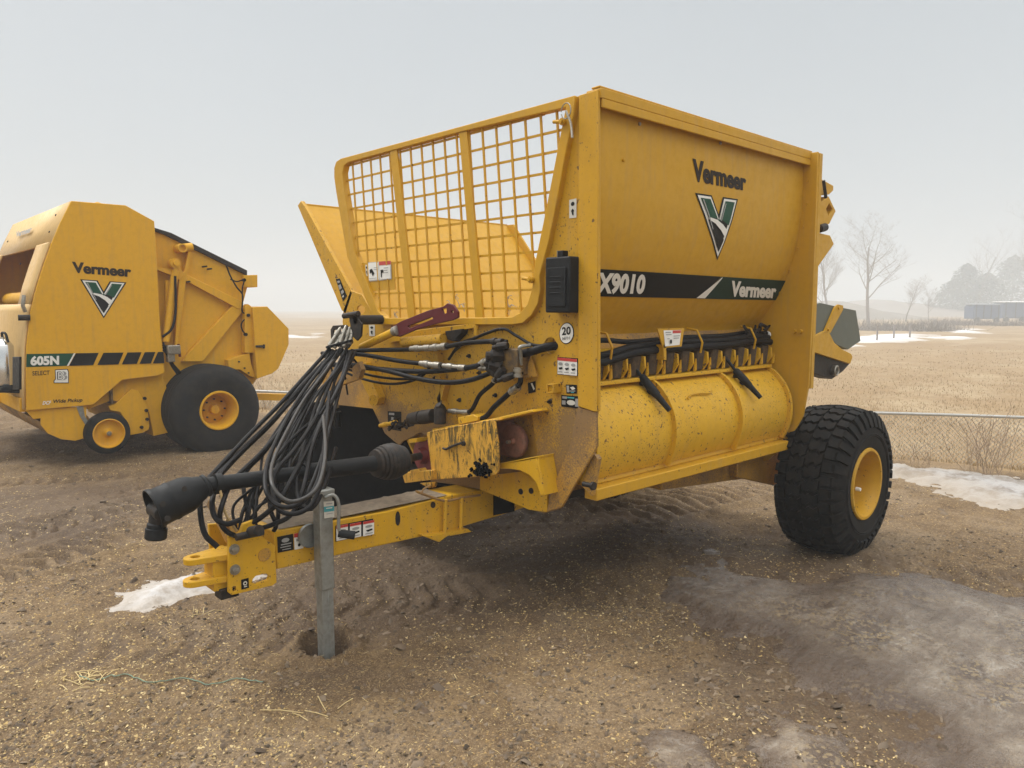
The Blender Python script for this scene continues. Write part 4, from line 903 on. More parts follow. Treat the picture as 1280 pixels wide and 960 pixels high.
mb = MB(); mb.lathe(D(319, 664, 3.12), (.2, -1, .3), [(-.03, 0), (-.03, .025), (.03, .025), (.03, 0)], 12); mb.lathe(D(312, 668, 3.13), (1, 0, 0), [(-.06, 0), (-.06, .016), (.06, .016), (.06, 0)], 10); mb.build('hitch_pin', BLKM, hp)
mb = MB(); mb.beam(D(286, 675, 3.17), D(262, 628, 3.3), .02, .03); mb.beam(D(293, 672, 3.2), D(285, 650, 3.26), .018, .025); mb.build('shaft_support', YMUD_SHADE, bp)
mb = MB(); mb.tube(cat_rom([D(266, 596, 3.2), D(275, 612, 3.16), D(281, 640, 3.15), D(296, 664, 3.16)], 6), .006, 6); mb.build('support_strap', simple('webbing', (.35, .24, .1), .8), bp)
# foot bracket under the drawbar
mb = MB(); P2 = Pl(1, 3.10)
a1, a2, b1, b2 = [P2.pt(*P2.inv(*q)) for q in ((557, 624), (556, 668), (577, 622), (576, 664))]
mb.tube([a1, a2], .011, 8); mb.tube([b1, b2], .011, 8); mb.build('bracket_strap', YTONG, db)
mb = MB(); P3 = Pl(1, 3.08); mb.prism(pts(P3, [(529, 670), (556, 667), (585, 661), (590, 665), (558, 671), (549, 678)]), (0, .28, 0)); mb.build('bracket_foot', YTONG, db, bev=.003)
mb = MB(); mb.tube(cat_rom([P2.pt(*P2.inv(*q)) for q in ((520, 614), (535, 620), (557, 626), (578, 622), (600, 619))], 5), .007, 6); mb.tube(cat_rom([P2.pt(*P2.inv(*q)) for q in ((527, 616), (530, 611), (538, 607))], 4), .005, 6); mb.build('bracket_wire', YMUD_SHADE, db)
# ---- jack stand
PJ = Pl(1, 3.03); jt = PJ.inv(407, 613); jb = PJ.inv(412, 818); jx = (jt[0] + jb[0]) / 2 + .002
mb = MB(); mb.bb(jx - .034, jx + .034, 3.03, 3.098, .32, jt[1]); mb.bb(jx - .042, jx + .042, 3.022, 3.106, jt[1] - .025, jt[1] + .003); jk = mb.build('jack', STEEL, bp, bev=.005)
mb = MB(); mb.bb(jx - .029, jx + .029, 3.036, 3.093, -.09, .33); mb.bb(jx + .0, jx + .006, 3.033, 3.036, -.08, .31); mb.build('jack_leg', STEEL, jk, bev=.004)
mb = MB(); zt = jt[1]; mb.tube(cat_rom([(jx - .01, 3.02, zt - .03), (jx + .02, 2.995, zt - .02), (jx + .035, 2.98, zt - .06), (jx + .035, 2.985, zt - .16), (jx + .04, 2.985, zt - .2)], 5), .008, 8)
mb.build('jack_crank', STEEL, jk)
mb = MB(); mb.tube([(jx + .035, 2.99, zt - .20), (jx + .10, 2.955, zt - .215)], [.018, .02], 12); mb.build('crank_grip', BLK, jk)
mb = MB(); mb.lathe((jx - .05, 3.06, zt - .05), (1, 0, 0), [(0, 0), (0, .02), (.015, .02), (.015, 0)], 6); mb.build('bolt', STEEL, jk); mb = MB(); mb.lathe((jx - .045, 3.11, .57), (0, 1, 0), [(-.01, .055), (.01, .055), (.01, 0)], 24); mb.build('jack_mount', STEEL, jk)
decal(jk, 'sticker', Pl(1, 3.029), [(404, 627), (417, 626), (417.5, 646), (405, 648)], [(OFFW, SQ), (DTEAL, rect(0, .3, 1, .62)), (WHT, rect(.2, .38, .8, .43)), (DGREY, rect(.2, .72, .8, .76)), (DGREY, rect(.2, .1, .8, .16))])
# ---- drive shaft
s0, s1 = Vector((2.52, 3.235, .815)), on(262, 606, 1, 3.2); s1 = Vector((s1.x, 3.2, s1.z)); g1 = on(487, 577, 1, 3.22)
ax = (g1 - s1).normalized()
mb = MB(); mb.tube([s1 - ax * .02, g1], .034, 24); mb.tube([s1 + ax * .45, g1 - ax * .02], .041, 24); mb.tube([s1 + ax * .44, s1 + ax * .47], .045, 24); mb.tube([s1 + ax * .02, s1 + ax * .05], .045, 24); ds = mb.build('drive_shaft', BLK, bp)
mb = MB(); pr = [(-.10, .04)]
for k in range(9): t = -.09 + k * .02; r = .058 + .034 * math.sin(min(1, (k + 1) / 5) * math.pi / 2) - (.02 * max(0, k - 5) / 3); pr += [(t, r), (t + .012, r + .004), (t + .014, r - .003)]
pr += [(.10, .05), (.12, .035), (.12, 0)]; mb.lathe(g1, ax, pr, 28); mb.build('joint_boot', BLKM, ds)
bd = on(193, 636, 1, 3.2) - on(246, 612, 1, 3.2); bd = (bd + Vector((0, -.0, 0))).normalized(); bc = on(246, 612, 1, 3.2)
mb = MB(); mb.lathe(bc, bd, [(-.05, .042), (-.045, .05), (-.035, .05), (-.03, .046), (-.02, .052), (.0, .058), (.02, .07), (.05, .078), (.10, .080), (.105, .083), (.115, .083), (.12, .080), (.165, .082), (.17, .086), (.185, .088), (.19, .086), (.19, .080), (.16, .076), (.1, .072), (.03, .06), (-.02, .045)], 36); mb.build('shaft_guard', BLK, ds)
mb = MB()
for (u, v) in ((230, 611), (203, 630), (209, 648)):
    p = on(u, v, 1, 3.11); mb.lathe(p + Vector((0, -.002, 0)), (.2, -1, .3), [(0, .012), (.003, .012), (.003, 0)], 14)
mb.build('guard_hole', DARK, ds)
yc = on(198, 645, 1, 3.2); mb = MB(); mb.lathe(yc + Vector((.0, 0, .02)), (0, 1, 0), [(-.06, 0), (-.06, .02), (-.055, .032), (.055, .032), (.06, .02), (.06, 0)], 18); mb.tube([yc + Vector((.01, 0, .03)), yc + Vector((.0, 0, -.03))], .04, 16); mb.build('universal_joint', BLKM, ds, bev=.002)
e0 = on(196, 655, 1, 3.2); e1 = on(194.5, 674, 1, 3.2); mb = MB(); dd = (e1 - e0); L = dd.length; mb.lathe(e0, dd, [(-.01, .03), (0, .038), (L * .25, .038), (L * .28, .043), (L * .9, .043), (L, .038), (L, .024), (L * .7, .022)], 28); mb.build('shaft_yoke', BLK, ds)
# ---- gearbox, rotor flange, cover guard, gusset
PG = Pl(0, X0 - .10)
mb = MB(); p = on(531, 569, 0, X0 - .05); mb.lathe(p, (-1, 0, 0), [(-.14, .085), (-.05, .10), (0, .105), (.012, .10), (.012, .05), (.05, .045), (.05, 0)], 36); mb.build('input_flange', MAROON, bp)
mb = MB(); mb.tube([p + Vector((-.03, 0, 0)), g1 + ax * .08], .022, 14); mb.build('input_stub', BLKM, bp)
mb = MB(); p2 = on(644, 551, 0, X0 - .0); mb.lathe(p2, (-1, 0, 0), [(-.2, .045), (-.01, .05), (-.01, .088), (.012, .088), (.016, .082), (.014, .018), (.02, .012), (.034, .012), (.034, 0)], 36); mb.bb(p2.x + .02, p2.x + .25, p2.y + .05, p2.y + .28, p2.z - .10, p2.z + .09); mb.tube([p2 + Vector((.05, .09, -.09)), p2 + Vector((.05, .09, .12))], .03, 12)
gb = mb.build('gearbox', RUSTG, bp, bev=.004)
mb = MB(); mb.lathe(p2 + Vector((-.04, 0, 0)), (-1, 0, 0), [(0, .011), (.02, .009), (.02, 0)], 10); mb.build('bolt', ZINC, gb)
mb = MB(); PC = Pl(0, X0 - .17)
mb.prism(pts(PC, [(533, 541), (545, 537), (617, 524), (618, 526), (623, 560), (622, 590), (619, 594), (600, 596), (540, 600), (537, 570)]), (.014, 0, 0)); mb.prism(pts(PC, [(533, 541), (617, 524), (619, 526), (535, 543)]), (.16, 0, 0)); gc_ = mb.build('gearbox_cover', YSTREAK, bp, bev=.004)
mb = MB(); q = [PC.pt(*PC.inv(u, v), .012) for u, v in ((556, 560), (560, 561), (566, 558), (577, 554), (583, 553))]; mb.tube(cat_rom(q, 4), .007, 6); mb.lathe(PC.pt(*PC.inv(582, 554), .01), (-1, 0, 0), [(0, .014), (.012, .012), (.012, 0)], 10); mb.build('cover_handle', BLKM, gc_)
mb = MB()
for k in range(130):
    u, v = 603 + random.gauss(0, 5.5), 587 + random.gauss(0, 3.5); q = PC.pt(*PC.inv(u, v), .004); mb.box(q, (random.uniform(.005, .022), random.uniform(.005, .02), random.uniform(.005, .02)), Matrix.Rotation(random.random() * 3, 3, 'X') @ Matrix.Rotation(random.random() * 3, 3, 'Y'))
mb.build('grease_lump', CURT, gc_)
mb = MB(); PD = Pl(0, X0 - .2); mb.prism(pts(PD, [(503, 594), (509, 590), (539, 588), (539, 600), (506, 604)]), (.05, 0, 0)); mb.prism(pts(PD, [(512, 588), (522, 586), (524, 590), (513, 592)]), (.06, 0, 0)); mb.prism(pts(PD, [(524, 604), (538, 603), (538, 608), (536, 611)]), (.05, 0, 0)); mb.build('cover_bracket', YSTREAK, bp, bev=.005)
mb = MB(); mb.prism(pts(Pl(0, X0 - .13), [(572, 522), (591, 518), (597, 521), (597, 526), (573, 531)]), (.1, 0, 0)); mb.prism(pts(Pl(0, X0 - .13), [(510, 549), (520, 548), (521, 553), (511, 554)]), (.1, 0, 0)); mb.prism(pts(Pl(0, X0 - .12), [(540, 536), (617, 523), (664, 512), (667, 515), (618, 527), (540, 540)]), (.11, 0, 0)); mb.build('bay_hood', YTONG, bp, bev=.004)
gus = [(624, 582), (640, 577), (670, 571), (673, 590), (680, 619), (676, 619), (670, 603), (662, 594), (650, 588), (637, 586), (625, 586)]
mb = MB(); PGu = Pl(0, X0 - .11); mb.prism(pts(PGu, gus), (.012, 0, 0)); P9 = pts(PGu, [(625, 579), (673, 570)]); mb.prism([P9[0], P9[1], P9[1] + Vector((.11, 0, 0)), P9[0] + Vector((.11, 0, 0))], (0, 0, -.012)); mb.prism([q for q in pts(PGu, [(672, 570), (681, 619), (679, 619), (670, 571)])], (.11, 0, 0)); mb.build('gusset', YTONG, bp, bev=.002)
mb = MB(); mb.prism(pts(Pl(0, X0 - .01), [(600, 596), (662, 588), (684, 596), (684, 640), (661, 637), (640, 628), (600, 612)]), (.01, 0, 0)); mb.build('lower_skid_plate', YTONG, bp)
mb = MB()
for (u, v) in ((653, 614), (666, 613)): mb.lathe(PF.pt(*PF.inv(u, v), .01), (-1, 0, 0), [(0, .016), (.006, .015), (.006, .007), (.012, .007), (.012, 0)], 12)
for (u, v) in ((575, 500), (620, 494), (545, 472), (587, 445), (616, 446), (600, 466), (688, 502)): mb.lathe(PF.pt(*PF.inv(u, v), .0), (-1, 0, 0), [(0, .012), (.008, .012), (.01, .006), (.022, .006), (.022, 0)], 10)
mb.build('plate_bolts', BLKM, front)
# small square socket bracket
mb = MB(); S_ = Pl(0, X0 - .06); o_ = [(683, 480), (691.5, 480), (691.5, 491.5), (683, 491.5)]; i_ = [(684.3, 481.5), (690.2, 481.5), (690.2, 490), (684.3, 490)]; mb.prism(pts(S_, o_), (.06, 0, 0), holes=[pts(S_, i_)]); mb.bb(X0 - .05, X0, PF.inv(701, 485)[0], PF.inv(693, 485)[0], PF.inv(700, 492)[1], PF.inv(700, 481)[1]); mb.build('socket_bracket', YRAIL, bp, bev=.002)
# diagonal stiffener and left tube on the front plate
mb = MB(); PQ = Pl(0, X0 - .05); mb.prism(pts(PQ, [(448, 456), (456, 453), (474, 497), (472, 505), (465, 505), (452, 478)]), (.05, 0, 0)); mb.build('stiffener', YTONG, bp, bev=.004)
mb = MB(); mb.tube([PQ.pt(*PQ.inv(470, 500), .02), PQ.pt(*PQ.inv(466, 500), -.06)], .035, 16); mb.build('stiffener_tube', YTONG, bp)
mb = MB(); mb.prism(pts(Pl(0, X0 - .04), [(541, 432), (546, 430), (551, 500), (556, 512), (545, 520), (544, 480)]), (.04, 0, 0)); mb.prism(pts(Pl(0, X0 - .04), [(546, 500), (553, 478), (556, 480), (549, 512)]), (.04, 0, 0)); mb.build('web_stiffener', YFRONT, bp, bev=.003)
mb = MB(); mb.prism(pts(Pl(0, X0 - .03), [(484, 418), (540, 410), (594, 404), (594, 409), (540, 420), (486, 428)]), (.03, 0, 0)); mb.build('cross_strap', YTONG, bp, bev=.003)
mb = MB(); PU = Pl(0, X0 - .05); mb.prism(pts(PU, [(556, 414), (577, 411), (576, 417), (566, 427), (559, 424)]), (.05, 0, 0)); mb.build('cable_guide', BLKM, bp, bev=.003)
mb = MB(); mb.tube([PU.pt(*PU.inv(595, 407)), PU.pt(*PU.inv(595, 419))], .012, 8); mb.build('screen_hinge_pin', YRAIL, bp)
# ---- hydraulic cylinder rod and the red safety stop
PRd = Pl(0, X0 - .12)
a = PRd.pt(*PRd.inv(452, 434)); b = PRd.pt(*PRd.inv(494, 414)); mb = MB(); mb.tube([a, b], .024, 16); cyl = mb.build('cylinder_rod', YTONG, bp)
mb = MB(); mb.lathe(b, (b - a), [(-.01, .03), (.025, .03), (.03, .02), (.03, 0)], 14); mb.build('rod_clevis', ZINC, cyl)
mb = MB(); mb.prism(pts(PRd, [(489, 409), (500, 402), (535, 388), (554, 383), (559, 379), (566, 381), (572, 390), (572, 397), (566, 400), (540, 406), (520, 412), (499, 421), (492, 420)]), (.016, 0, 0), holes=[pts(PRd, [(509, 408), (540, 396), (541, 398.5), (512, 410.5)]), pts(PRd, [(551.5, 386), (558, 385), (558, 391), (554, 393)]), pts(PRd, [(563, 389), (567, 388), (566.5, 391), (564, 392)])])
mb.build('safety_stop', DRED, bp, bev=.003)
mb = MB(); c0_ = PRd.pt(*PRd.inv(496, 428), -.05); c1_ = PRd.pt(*PRd.inv(545, 424), -.05); mb.tube([c0_, c1_], .03, 16); mb.build('cylinder_barrel', YFRONT, bp)
# ---- hose holder plate, couplers
PK = Pl(0, X0 - .22)
mb = MB(); mb.prism(pts(PK, [(413, 412), (416, 407), (432, 406), (437, 412), (440, 428), (434, 436), (414, 432)]), (.012, 0, 0), holes=[pts(PK, arc((418, 416), 2, 4.5, 10)), pts(PK, arc((426, 413), 1.8, 3, 10))]); mb.prism(pts(PK, [(436, 396), (443, 393), (452, 405), (451, 420), (446, 426), (440, 420)]), (.012, 0, 0)); mb.tube([PK.pt(*PK.inv(430, 395)), PK.pt(*PK.inv(448, 392))], .018, 10)
mb.tube([PK.pt(*PK.inv(444, 400)), PK.pt(*PK.inv(444, 400), -.22)], .03, 10); mb.build('hose_holder', BLKM, bp, bev=.002)
mb = MB(); mb.prism(pts(PK, [(440, 460), (448, 452), (452, 462), (448, 474), (424, 482), (424, 479), (441, 470)]), (.03, 0, 0)); mb.build('holder_arm', YMUD_SHADE, bp)
F0 = PK.pt(*PK.inv(430, 418)).dot(GF)
for i, (a, b) in enumerate((((423, 414), (408, 438)), ((427, 419), (414, 440)), ((431, 412), (423, 434)), ((436, 414), (428, 440)), ((441, 412), (436, 436)), ((420, 424), (411, 436)))):
    p, q = D(*a, F0 - .05), D(*b, F0 - .1); mb = MB(); d = q - p; L = d.length * .75
    mb.lathe(p, d, [(-.03, .005), (-.02, .010), (0, .010), (0, .015), (L * .3, .015), (L * .3, .011), (L * .6, .011), (L * .62, .015), (L, .014), (L, 0)], 12); mb.build('hose_coupler', ZINC, bp)
# ---- hoses hanging to the hitch: each its own part
H = []
def hose(l, r=.0125, m=None, n=7, name='hydraulic_hose'):
    mb = MB(); p = cat_rom([D(*q) for q in l], n); mb.tube(p, r * .84, 9); return mb.build(name, m or HOSE, bp)
F = F0 - .08
hose([(412, 436, F), (385, 466, 4.4), (350, 505, 4.1), (310, 545, 3.8), (268, 590, 3.45), (258, 602, 3.35), (250, 625, 3.2), (255, 665, 3.1), (272, 684, 3.1)], .014)
hose([(416, 438, F), (392, 470, 4.4), (356, 510, 4.1), (314, 552, 3.8), (278, 590, 3.45), (266, 622, 3.2), (268, 645, 3.1), (282, 655, 3.1), (300, 650, 3.15)], .014)
hose([(425, 436, F), (400, 475, 4.3), (372, 512, 4.0), (330, 562, 3.6), (292, 600, 3.3), (278, 630, 3.12), (275, 650, 3.1), (283, 664, 3.1), (300, 672, 3.15)], .013)
hose([(430, 440, F), (412, 480, 4.2), (396, 520, 3.9), (370, 560, 3.5), (345, 590, 3.3), (342, 618, 3.2), (350, 638, 3.15), (370, 642, 3.15), (390, 630, 3.2), (402, 600, 3.3), (407, 560, 3.6), (410, 520, 3.9)], .013)
hose([(421, 438, F), (400, 462, 4.4), (372, 500, 4.0), (348, 545, 3.6), (334, 580, 3.3), (332, 610, 3.1), (342, 628, 3.05), (362, 634, 3.02), (385, 622, 3.05), (398, 600, 3.15), (404, 570, 3.3), (408, 530, 3.7), (412, 490, 4.1)], .0125)
hose([(424, 440, F), (404, 468, 4.3), (380, 500, 4.0), (358, 540, 3.6), (342, 575, 3.3), (339, 600, 3.06), (348, 618, 3.0), (366, 627, 2.98), (390, 617, 3.0), (402, 596, 3.08), (407, 560, 3.3), (404, 520, 3.7)], .010, HOSEG)
hose([(436, 440, F), (425, 480, 4.2), (405, 520, 3.9), (385, 560, 3.6), (364, 600, 3.3), (350, 625, 3.2), (335, 640, 3.2), (318, 652, 3.2), (305, 655, 3.2)], .014)
hose([(440, 438, F), (428, 475, 4.2), (408, 515, 3.9), (390, 560, 3.6), (382, 600, 3.35), (374, 625, 3.25), (362, 645, 3.2), (340, 656, 3.2), (320, 662, 3.2)], .013)
hose([(433, 436, F), (420, 460, 4.4), (398, 500, 4.1), (384, 545, 3.7), (372, 590, 3.4), (372, 620, 3.25), (385, 636, 3.2), (398, 625, 3.3), (412, 590, 3.5), (420, 560, 3.8)], .012)
hose([(444, 440, F), (430, 470, 4.3), (420, 505, 4.0), (410, 545, 3.7), (396, 590, 3.4), (378, 630, 3.25), (366, 640, 3.25)], .012)
hose([(418, 440, F), (380, 480, 4.3), (340, 527, 4.0), (300, 566, 3.7), (266, 602, 3.35)], .019, name='hose_sleeve')
hose([(428, 436, F), (396, 480, 4.3), (368, 530, 3.9), (352, 560, 3.7), (346, 600, 3.4), (348, 640, 3.3), (346, 652, 3.3)], .012)
hose([(440, 450, F), (416, 474, 4.3), (398, 512, 4.0), (376, 560, 3.7), (362, 585, 3.55), (356, 620, 3.35)], .010, HOSEG)
hose([(437, 446, F), (420, 466, 4.35), (390, 500, 4.1), (365, 545, 3.8), (340, 600, 3.4), (338, 635, 3.25), (345, 655, 3.25), (342, 664, 3.25)], .012)
rh = random.Random(12)
for i in range(9):
    k = i / 8; j = lambda a: rh.gauss(0, a)
    hose([(414 + 26 * k, 440 + j(2), F), (394 + 32 * k + j(4), 470 + j(3), 4.35), (360 + 40 * k + j(6), 515 + j(6), 4.0), (330 + 36 * k + j(6), 565 + j(6), 3.65), (308 + 30 * k + j(8), 605 + j(6), 3.4), (300 + 22 * k + j(6), 640 + j(6), 3.25), (298 + 14 * k + j(5), 662, 3.2)], rh.uniform(.007, .012))
# tie round the bundle
mb = MB(); c = D(424, 430, F0 - .1); mb.tube([c + RT * (.075 * math.cos(t)) + GF * (.05 * math.sin(t)) + Vector((0, 0, .02 * math.cos(t))) for t in np.linspace(0, 2 * math.pi, 20)], .009, 6); mb.build('bundle_tie', HOSE, bp)
# hoses across the front plate to the valve block
Fp = PF.pt(*PF.inv(560, 450), .06).dot(GF)
def X_(u, v, off): return PF.pt(*PF.inv(u, v), off)
def fh(l, r, m=None, name='hydraulic_hose'):
    mb = MB(); mb.tube(cat_rom([X_(*q) for q in l], 8), r, 10); return mb.build(name, m or HOSE, bp)
fh([(436, 440, .2), (450, 440, .2), (480, 437, .15), (530, 436, .1), (565, 434, .1), (600, 428, .1), (632, 426, .1), (648, 427, .08)], .0135)
fh([(436, 444, .2), (455, 441, .2), (480, 442, .16), (520, 450, .12), (560, 455, .1), (600, 459, .1), (632, 448, .08)], .0135)
fh([(436, 452, .2), (460, 455, .18), (500, 460, .14), (545, 463, .12), (580, 461, .1), (610, 457, .1), (635, 450, .08)], .015)
fh([(440, 455, .2), (470, 454, .18), (510, 462, .15), (545, 471, .14), (580, 476, .13), (610, 473, .12), (640, 460, .08)], .014)
fh([(440, 448, .2), (462, 466, .15), (490, 477, .1), (515, 478, .08), (540, 470, .08), (550, 455, .06)], .008)
fh([(446, 452, .2), (470, 463, .15), (498, 471, .1), (528, 472, .08), (544, 462, .06)], .008)
fh([(566, 449, .03), (580, 430, .03), (600, 422, .03), (634, 411, .04), (650, 419, .03), (672, 431, .03), (690, 431, .0)], .008)
fh([(634, 411, .04), (620, 414, .03), (585, 428, .02), (570, 440, .02)], .009, HOSEG)
fh([(664, 441, .05), (676, 438, .05), (690, 433, .02), (698, 433, -.05)], .022)
fh([(638, 464, .08), (630, 478, .08), (614, 492, .08), (602, 512, .08), (584, 513, .08), (575, 512, .08)], .012)
fh([(665, 462, .08), (664, 478, .08), (652, 489, .08), (636, 506, .1), (622, 520, .1), (596, 523, .1)], .014)
fh([(448, 470, .1), (450, 485, .1), (451, 492, .1)], .006)
# fittings
def fit(a, b, off, r=.015, m=ZINC):
    p, q = X_(*a, off), X_(*b, off); d = q - p; L = d.length; mb = MB(); mb.lathe(p, d, [(0, 0), (0, r), (L * .2, r), (L * .22, r * 1.3), (L * .42, r * 1.3), (L * .44, r), (L * .7, r), (L * .72, r * 1.25), (L, r * 1.25), (L, 0)], 12); mb.build('hose_fitting', m, bp)
fit((531, 435), (556, 434), .1, .016); fit((556, 434), (576, 432), .1, .017); fit((545, 453), (570, 456), .11, .017); fit((572, 456), (600, 459), .1, .015); fit((616, 455), (634, 446), .09, .018); fit((612, 458), (632, 460), .09, .014); fit((632, 426), (646, 427), .1, .016, BLKM)
fit((636, 466), (632, 476), .08, .014); fit((652, 489), (662, 482), .08, .017); fit((575, 512), (600, 514), .08, .013)
fit((664, 458), (664, 470), .09, .02)
# valve block
mb = MB(); c1 = PF.inv(640, 432); c2 = PF.inv(668, 471); mb.bb(X0 - .10, X0 - .005, c2[0] + .02, c1[0] - .02, c2[1] + .01, c1[1] - .01); mb.bb(X0 - .12, X0 - .02, c1[0] - .04, c1[0] + .04, c2[1] + .03, c1[1] - .05); vb = mb.build('valve_block', GRIME_DARK, bp, bev=.006)
mb = MB()
for (u, v, r) in ((641, 444, .04), (640, 455, .035), (648, 432, .022), (636, 460, .028), (655, 470, .02), (646, 466, .025)):
    p = X_(u, v, .12); mb.lathe(p, (random.uniform(-1, 0), random.uniform(0, 1), random.uniform(-.5, .5)), [(-.04, 0), (-.04, r * .8), (-.02, r), (.02, r), (.03, r * .6), (.05, r * .6), (.05, 0)], 8)
mb.build('valve_solenoid', BLKM, vb, bev=.002)
mb = MB(); mb.tube(cat_rom([X_(664, 455, .07), X_(667, 440, .09), X_(668, 433, .1), X_(672, 431, .05)], 5), .009, 8); mb.build('steel_pipe', STEEL, vb)
mb = MB(); mb.prism([X_(668, 445, .02), X_(676, 470, .02), X_(660, 473, .02), X_(660, 470, .02)], (-.008, 0, 0)); mb.build('valve_bracket', YMUD_SHADE, vb)
# hydraulic motor above the gearbox
mb = MB(); p, q = X_(534, 521, .12), X_(563, 517, .12); d = q - p; L = d.length; mb.lathe(p, d, [(0, 0), (0, .035), (L * .45, .04), (L * .46, .03), (L * .5, .03), (L * .52, .042), (L, .04), (L, 0)], 14); mb.lathe(X_(571, 516, .12), (0, 0, 1), [(-.05, 0), (-.05, .034), (.04, .034), (.06, .02), (.06, 0)], 12); mb.lathe(X_(572, 508, .12), (-.6, 0, .8), [(-.03, 0), (-.03, .026), (.03, .022), (.03, 0)], 8); hm = mb.build('hydraulic_motor', BLKM, bp, bev=.003)
fit((492, 530), (512, 526), .1, .013, YTONG)
mb = MB()
for k in range(26):
    p = X_(516 + random.gauss(0, 7), 528 + random.gauss(0, 3), .06 + random.random() * .06); mb.box(p, (random.uniform(.01, .035), random.uniform(.01, .03), random.uniform(.01, .02)), Matrix.Rotation(random.random() * 3, 3, 'X'))
mb.build('grease_fitting', BLKM, hm)
# electric plug hanging on its cable
mb = MB(); a, b = X_(452, 486, .2), X_(454, 510, .2); mb.lathe(a, b - a, [(-.01, .008), (0, .014), (.11, .018), (.12, .0)], 14); pl_ = mb.build('cable_plug', ZINC, bp)
mb = MB(); a, b = X_(454, 510, .2), X_(456, 535, .2); mb.lathe(a, b - a, [(0, .022), (.01, .03), (.02, .022), (.1, .022), (.11, .018), (.11, 0)], 14); mb.build('plug_body', BLK, pl_)
mb = MB(); mb.tube(cat_rom([X_(446, 450, .2), X_(450, 470, .2), X_(452, 487, .2)], 5), .006, 8); mb.build('cable', HOSE, pl_)
# ---- rear lift arms, seen past the rear plate
PY = Pl(1, 2.5)
mb = MB(); mb.prism(pts(PY, [(1012, 222), (1026, 223), (1042, 232), (1042, 238), (1037, 243), (1012, 246)]), (0, .16, 0)); la = mb.build('lift_arm', YEL, bp, bev=.006)
mb = MB(); mb.prism(pts(PY, [(1012, 262), (1030, 250), (1036, 245), (1045, 264), (1037, 280), (1022, 284), (1012, 286)]), (0, .2, 0), holes=[pts(PY, [(1033, 261), (1037, 254), (1041, 262), (1036, 270)])]); mb.build('arm_bracket', YEL, bp, bev=.006)
mb = MB(); mb.prism([p + Vector((0, .06, 0)) for p in pts(PY, [(1033, 261), (1037, 254), (1041, 262), (1036, 270)])], (0, .02, 0)); mb.tube([PY.pt(*PY.inv(1024, 286)), PY.pt(*PY.inv(1031, 284))], .03, 12); mb.tube([PY.pt(*PY.inv(1026, 226), .02), PY.pt(*PY.inv(1029, 248), .02)], .012, 8); mb.build('arm_fittings', BLKM, la)
mb = MB(); mb.prism(pts(PY, [(1008, 286), (1020, 290), (1038, 294), (1043, 305), (1024, 332), (1008, 352)]), (0, .25, 0)); mb.build('fork_arm', YEL, bp, bev=.008)
PZ = Pl(1, 2.36)
mb = MB(); mb.prism(pts(PZ, [(1008, 386), (1025, 378.5), (1070, 388), (1076, 426), (1060, 437), (1046, 431), (1038, 422), (1010, 430)]), (0, .08, 0)); hx_ = mb.build('roller_end_guard', HEXG, bp, bev=.003)
mb = MB(); PZ2 = Pl(1, 2.345); mb.prism(pts(PZ2, [(1044, 384), (1048, 380.5), (1054, 382), (1054, 387), (1038, 416), (1030, 416)]), (0, .012, 0)); mb.lathe(PZ2.pt(*PZ2.inv(1048, 385)), (0, -1, 0), [(0, .012), (.01, .01), (.01, 0)], 10); mb.lathe(PZ2.pt(*PZ2.inv(1035, 412)), (0, -1, 0), [(0, .012), (.01, .01), (.01, 0)], 10); mb.build('guard_strap', YSIDE, hx_)
mb = MB(); mb.prism(pts(PZ2, [(1010, 424), (1030, 414), (1037, 416), (1043, 428), (1052, 436), (1064, 442), (1066, 446), (1063, 455), (1010, 438)]), (0, .1, 0)); mb.build('rear_bracket', YSIDE, bp, bev=.004)
mb = MB(); PZ3 = Pl(1, 2.37); mb.prism(pts(PZ3, [(1010, 438), (1062, 455), (1054, 464), (1040, 474), (1010, 464)]), (0, .1, 0)); rb = mb.build('rear_chain_case', BLKM, bp, bev=.004)
mb = MB(); p = PZ3.pt(*PZ3.inv(1041, 463)); mb.lathe(p, (0, -1, 0), [(0, .035), (.03, .04), (.035, .032), (.03, .026), (.01, .022), (.01, 0)], 20); mb.build('bearing', ZINC, rb)
# ================================================================ round baler
YB = 8.70
rb_ = thing('round_baler', (3.3, 10.0, 0), 'yellow round baler with smooth slab side and striped number band, parked at the left', 'round baler')
PB_ = Pl(1, YB)
sp_ = [(89, 251), (157, 256.5), (193, 276.5), (197, 340), (200, 405), (204.5, 449), (206, 466), (196, 470), (153, 475), (117, 506), (33, 513.5), (32.5, 475), (33, 434), (38, 390), (46, 358), (55, 330), (64, 305), (74, 281)]
mb = MB(); mb.prism(pts(PB_, sp_), (0, .03, 0)); shield = mb.build('side_shield', YBAL, rb_, bev=.006)
mb = MB(); mb.prism([p + Vector((0, 2.95, 0)) for p in pts(PB_, sp_)], (0, .03, 0)); mb.build('side_shield', YBAL, rb_, bev=.006)
# front hood: the front edge curve carried across the machine, with the window opening
fc = [PB_.pt(*PB_.inv(u, v)) for u, v in ((157, 256.5), (89, 251), (74, 281), (64, 305), (55, 330), (46, 358), (38, 390), (33, 434), (32.5, 475), (33, 512))]
FH = Swept(1, [(p.x, p.z) for p in fc], 1)
def hood(i0, i1, y0, y1, m=YPALE, name='front_hood', t=.015):
    mb = MB(); v = []; 
    for k in range(i0, i1 + 1): p = fc[k]; v.append((p.x, p.z))
    for k in range(len(v) - 1):
        (xa, za), (xb, zb) = v[k], v[k + 1]
        mb.faces([(xa, y0, za), (xb, y0, zb), (xb, y1, zb), (xa, y1, za)], [(0, 1, 2, 3)])
    bmesh.ops.remove_doubles(mb.bm, verts=mb.bm.verts[:], dist=.0005)
    o = mb.build(name, m, rb_); s = o.modifiers.new('thickness', 'SOLIDIFY'); s.thickness = t; return o
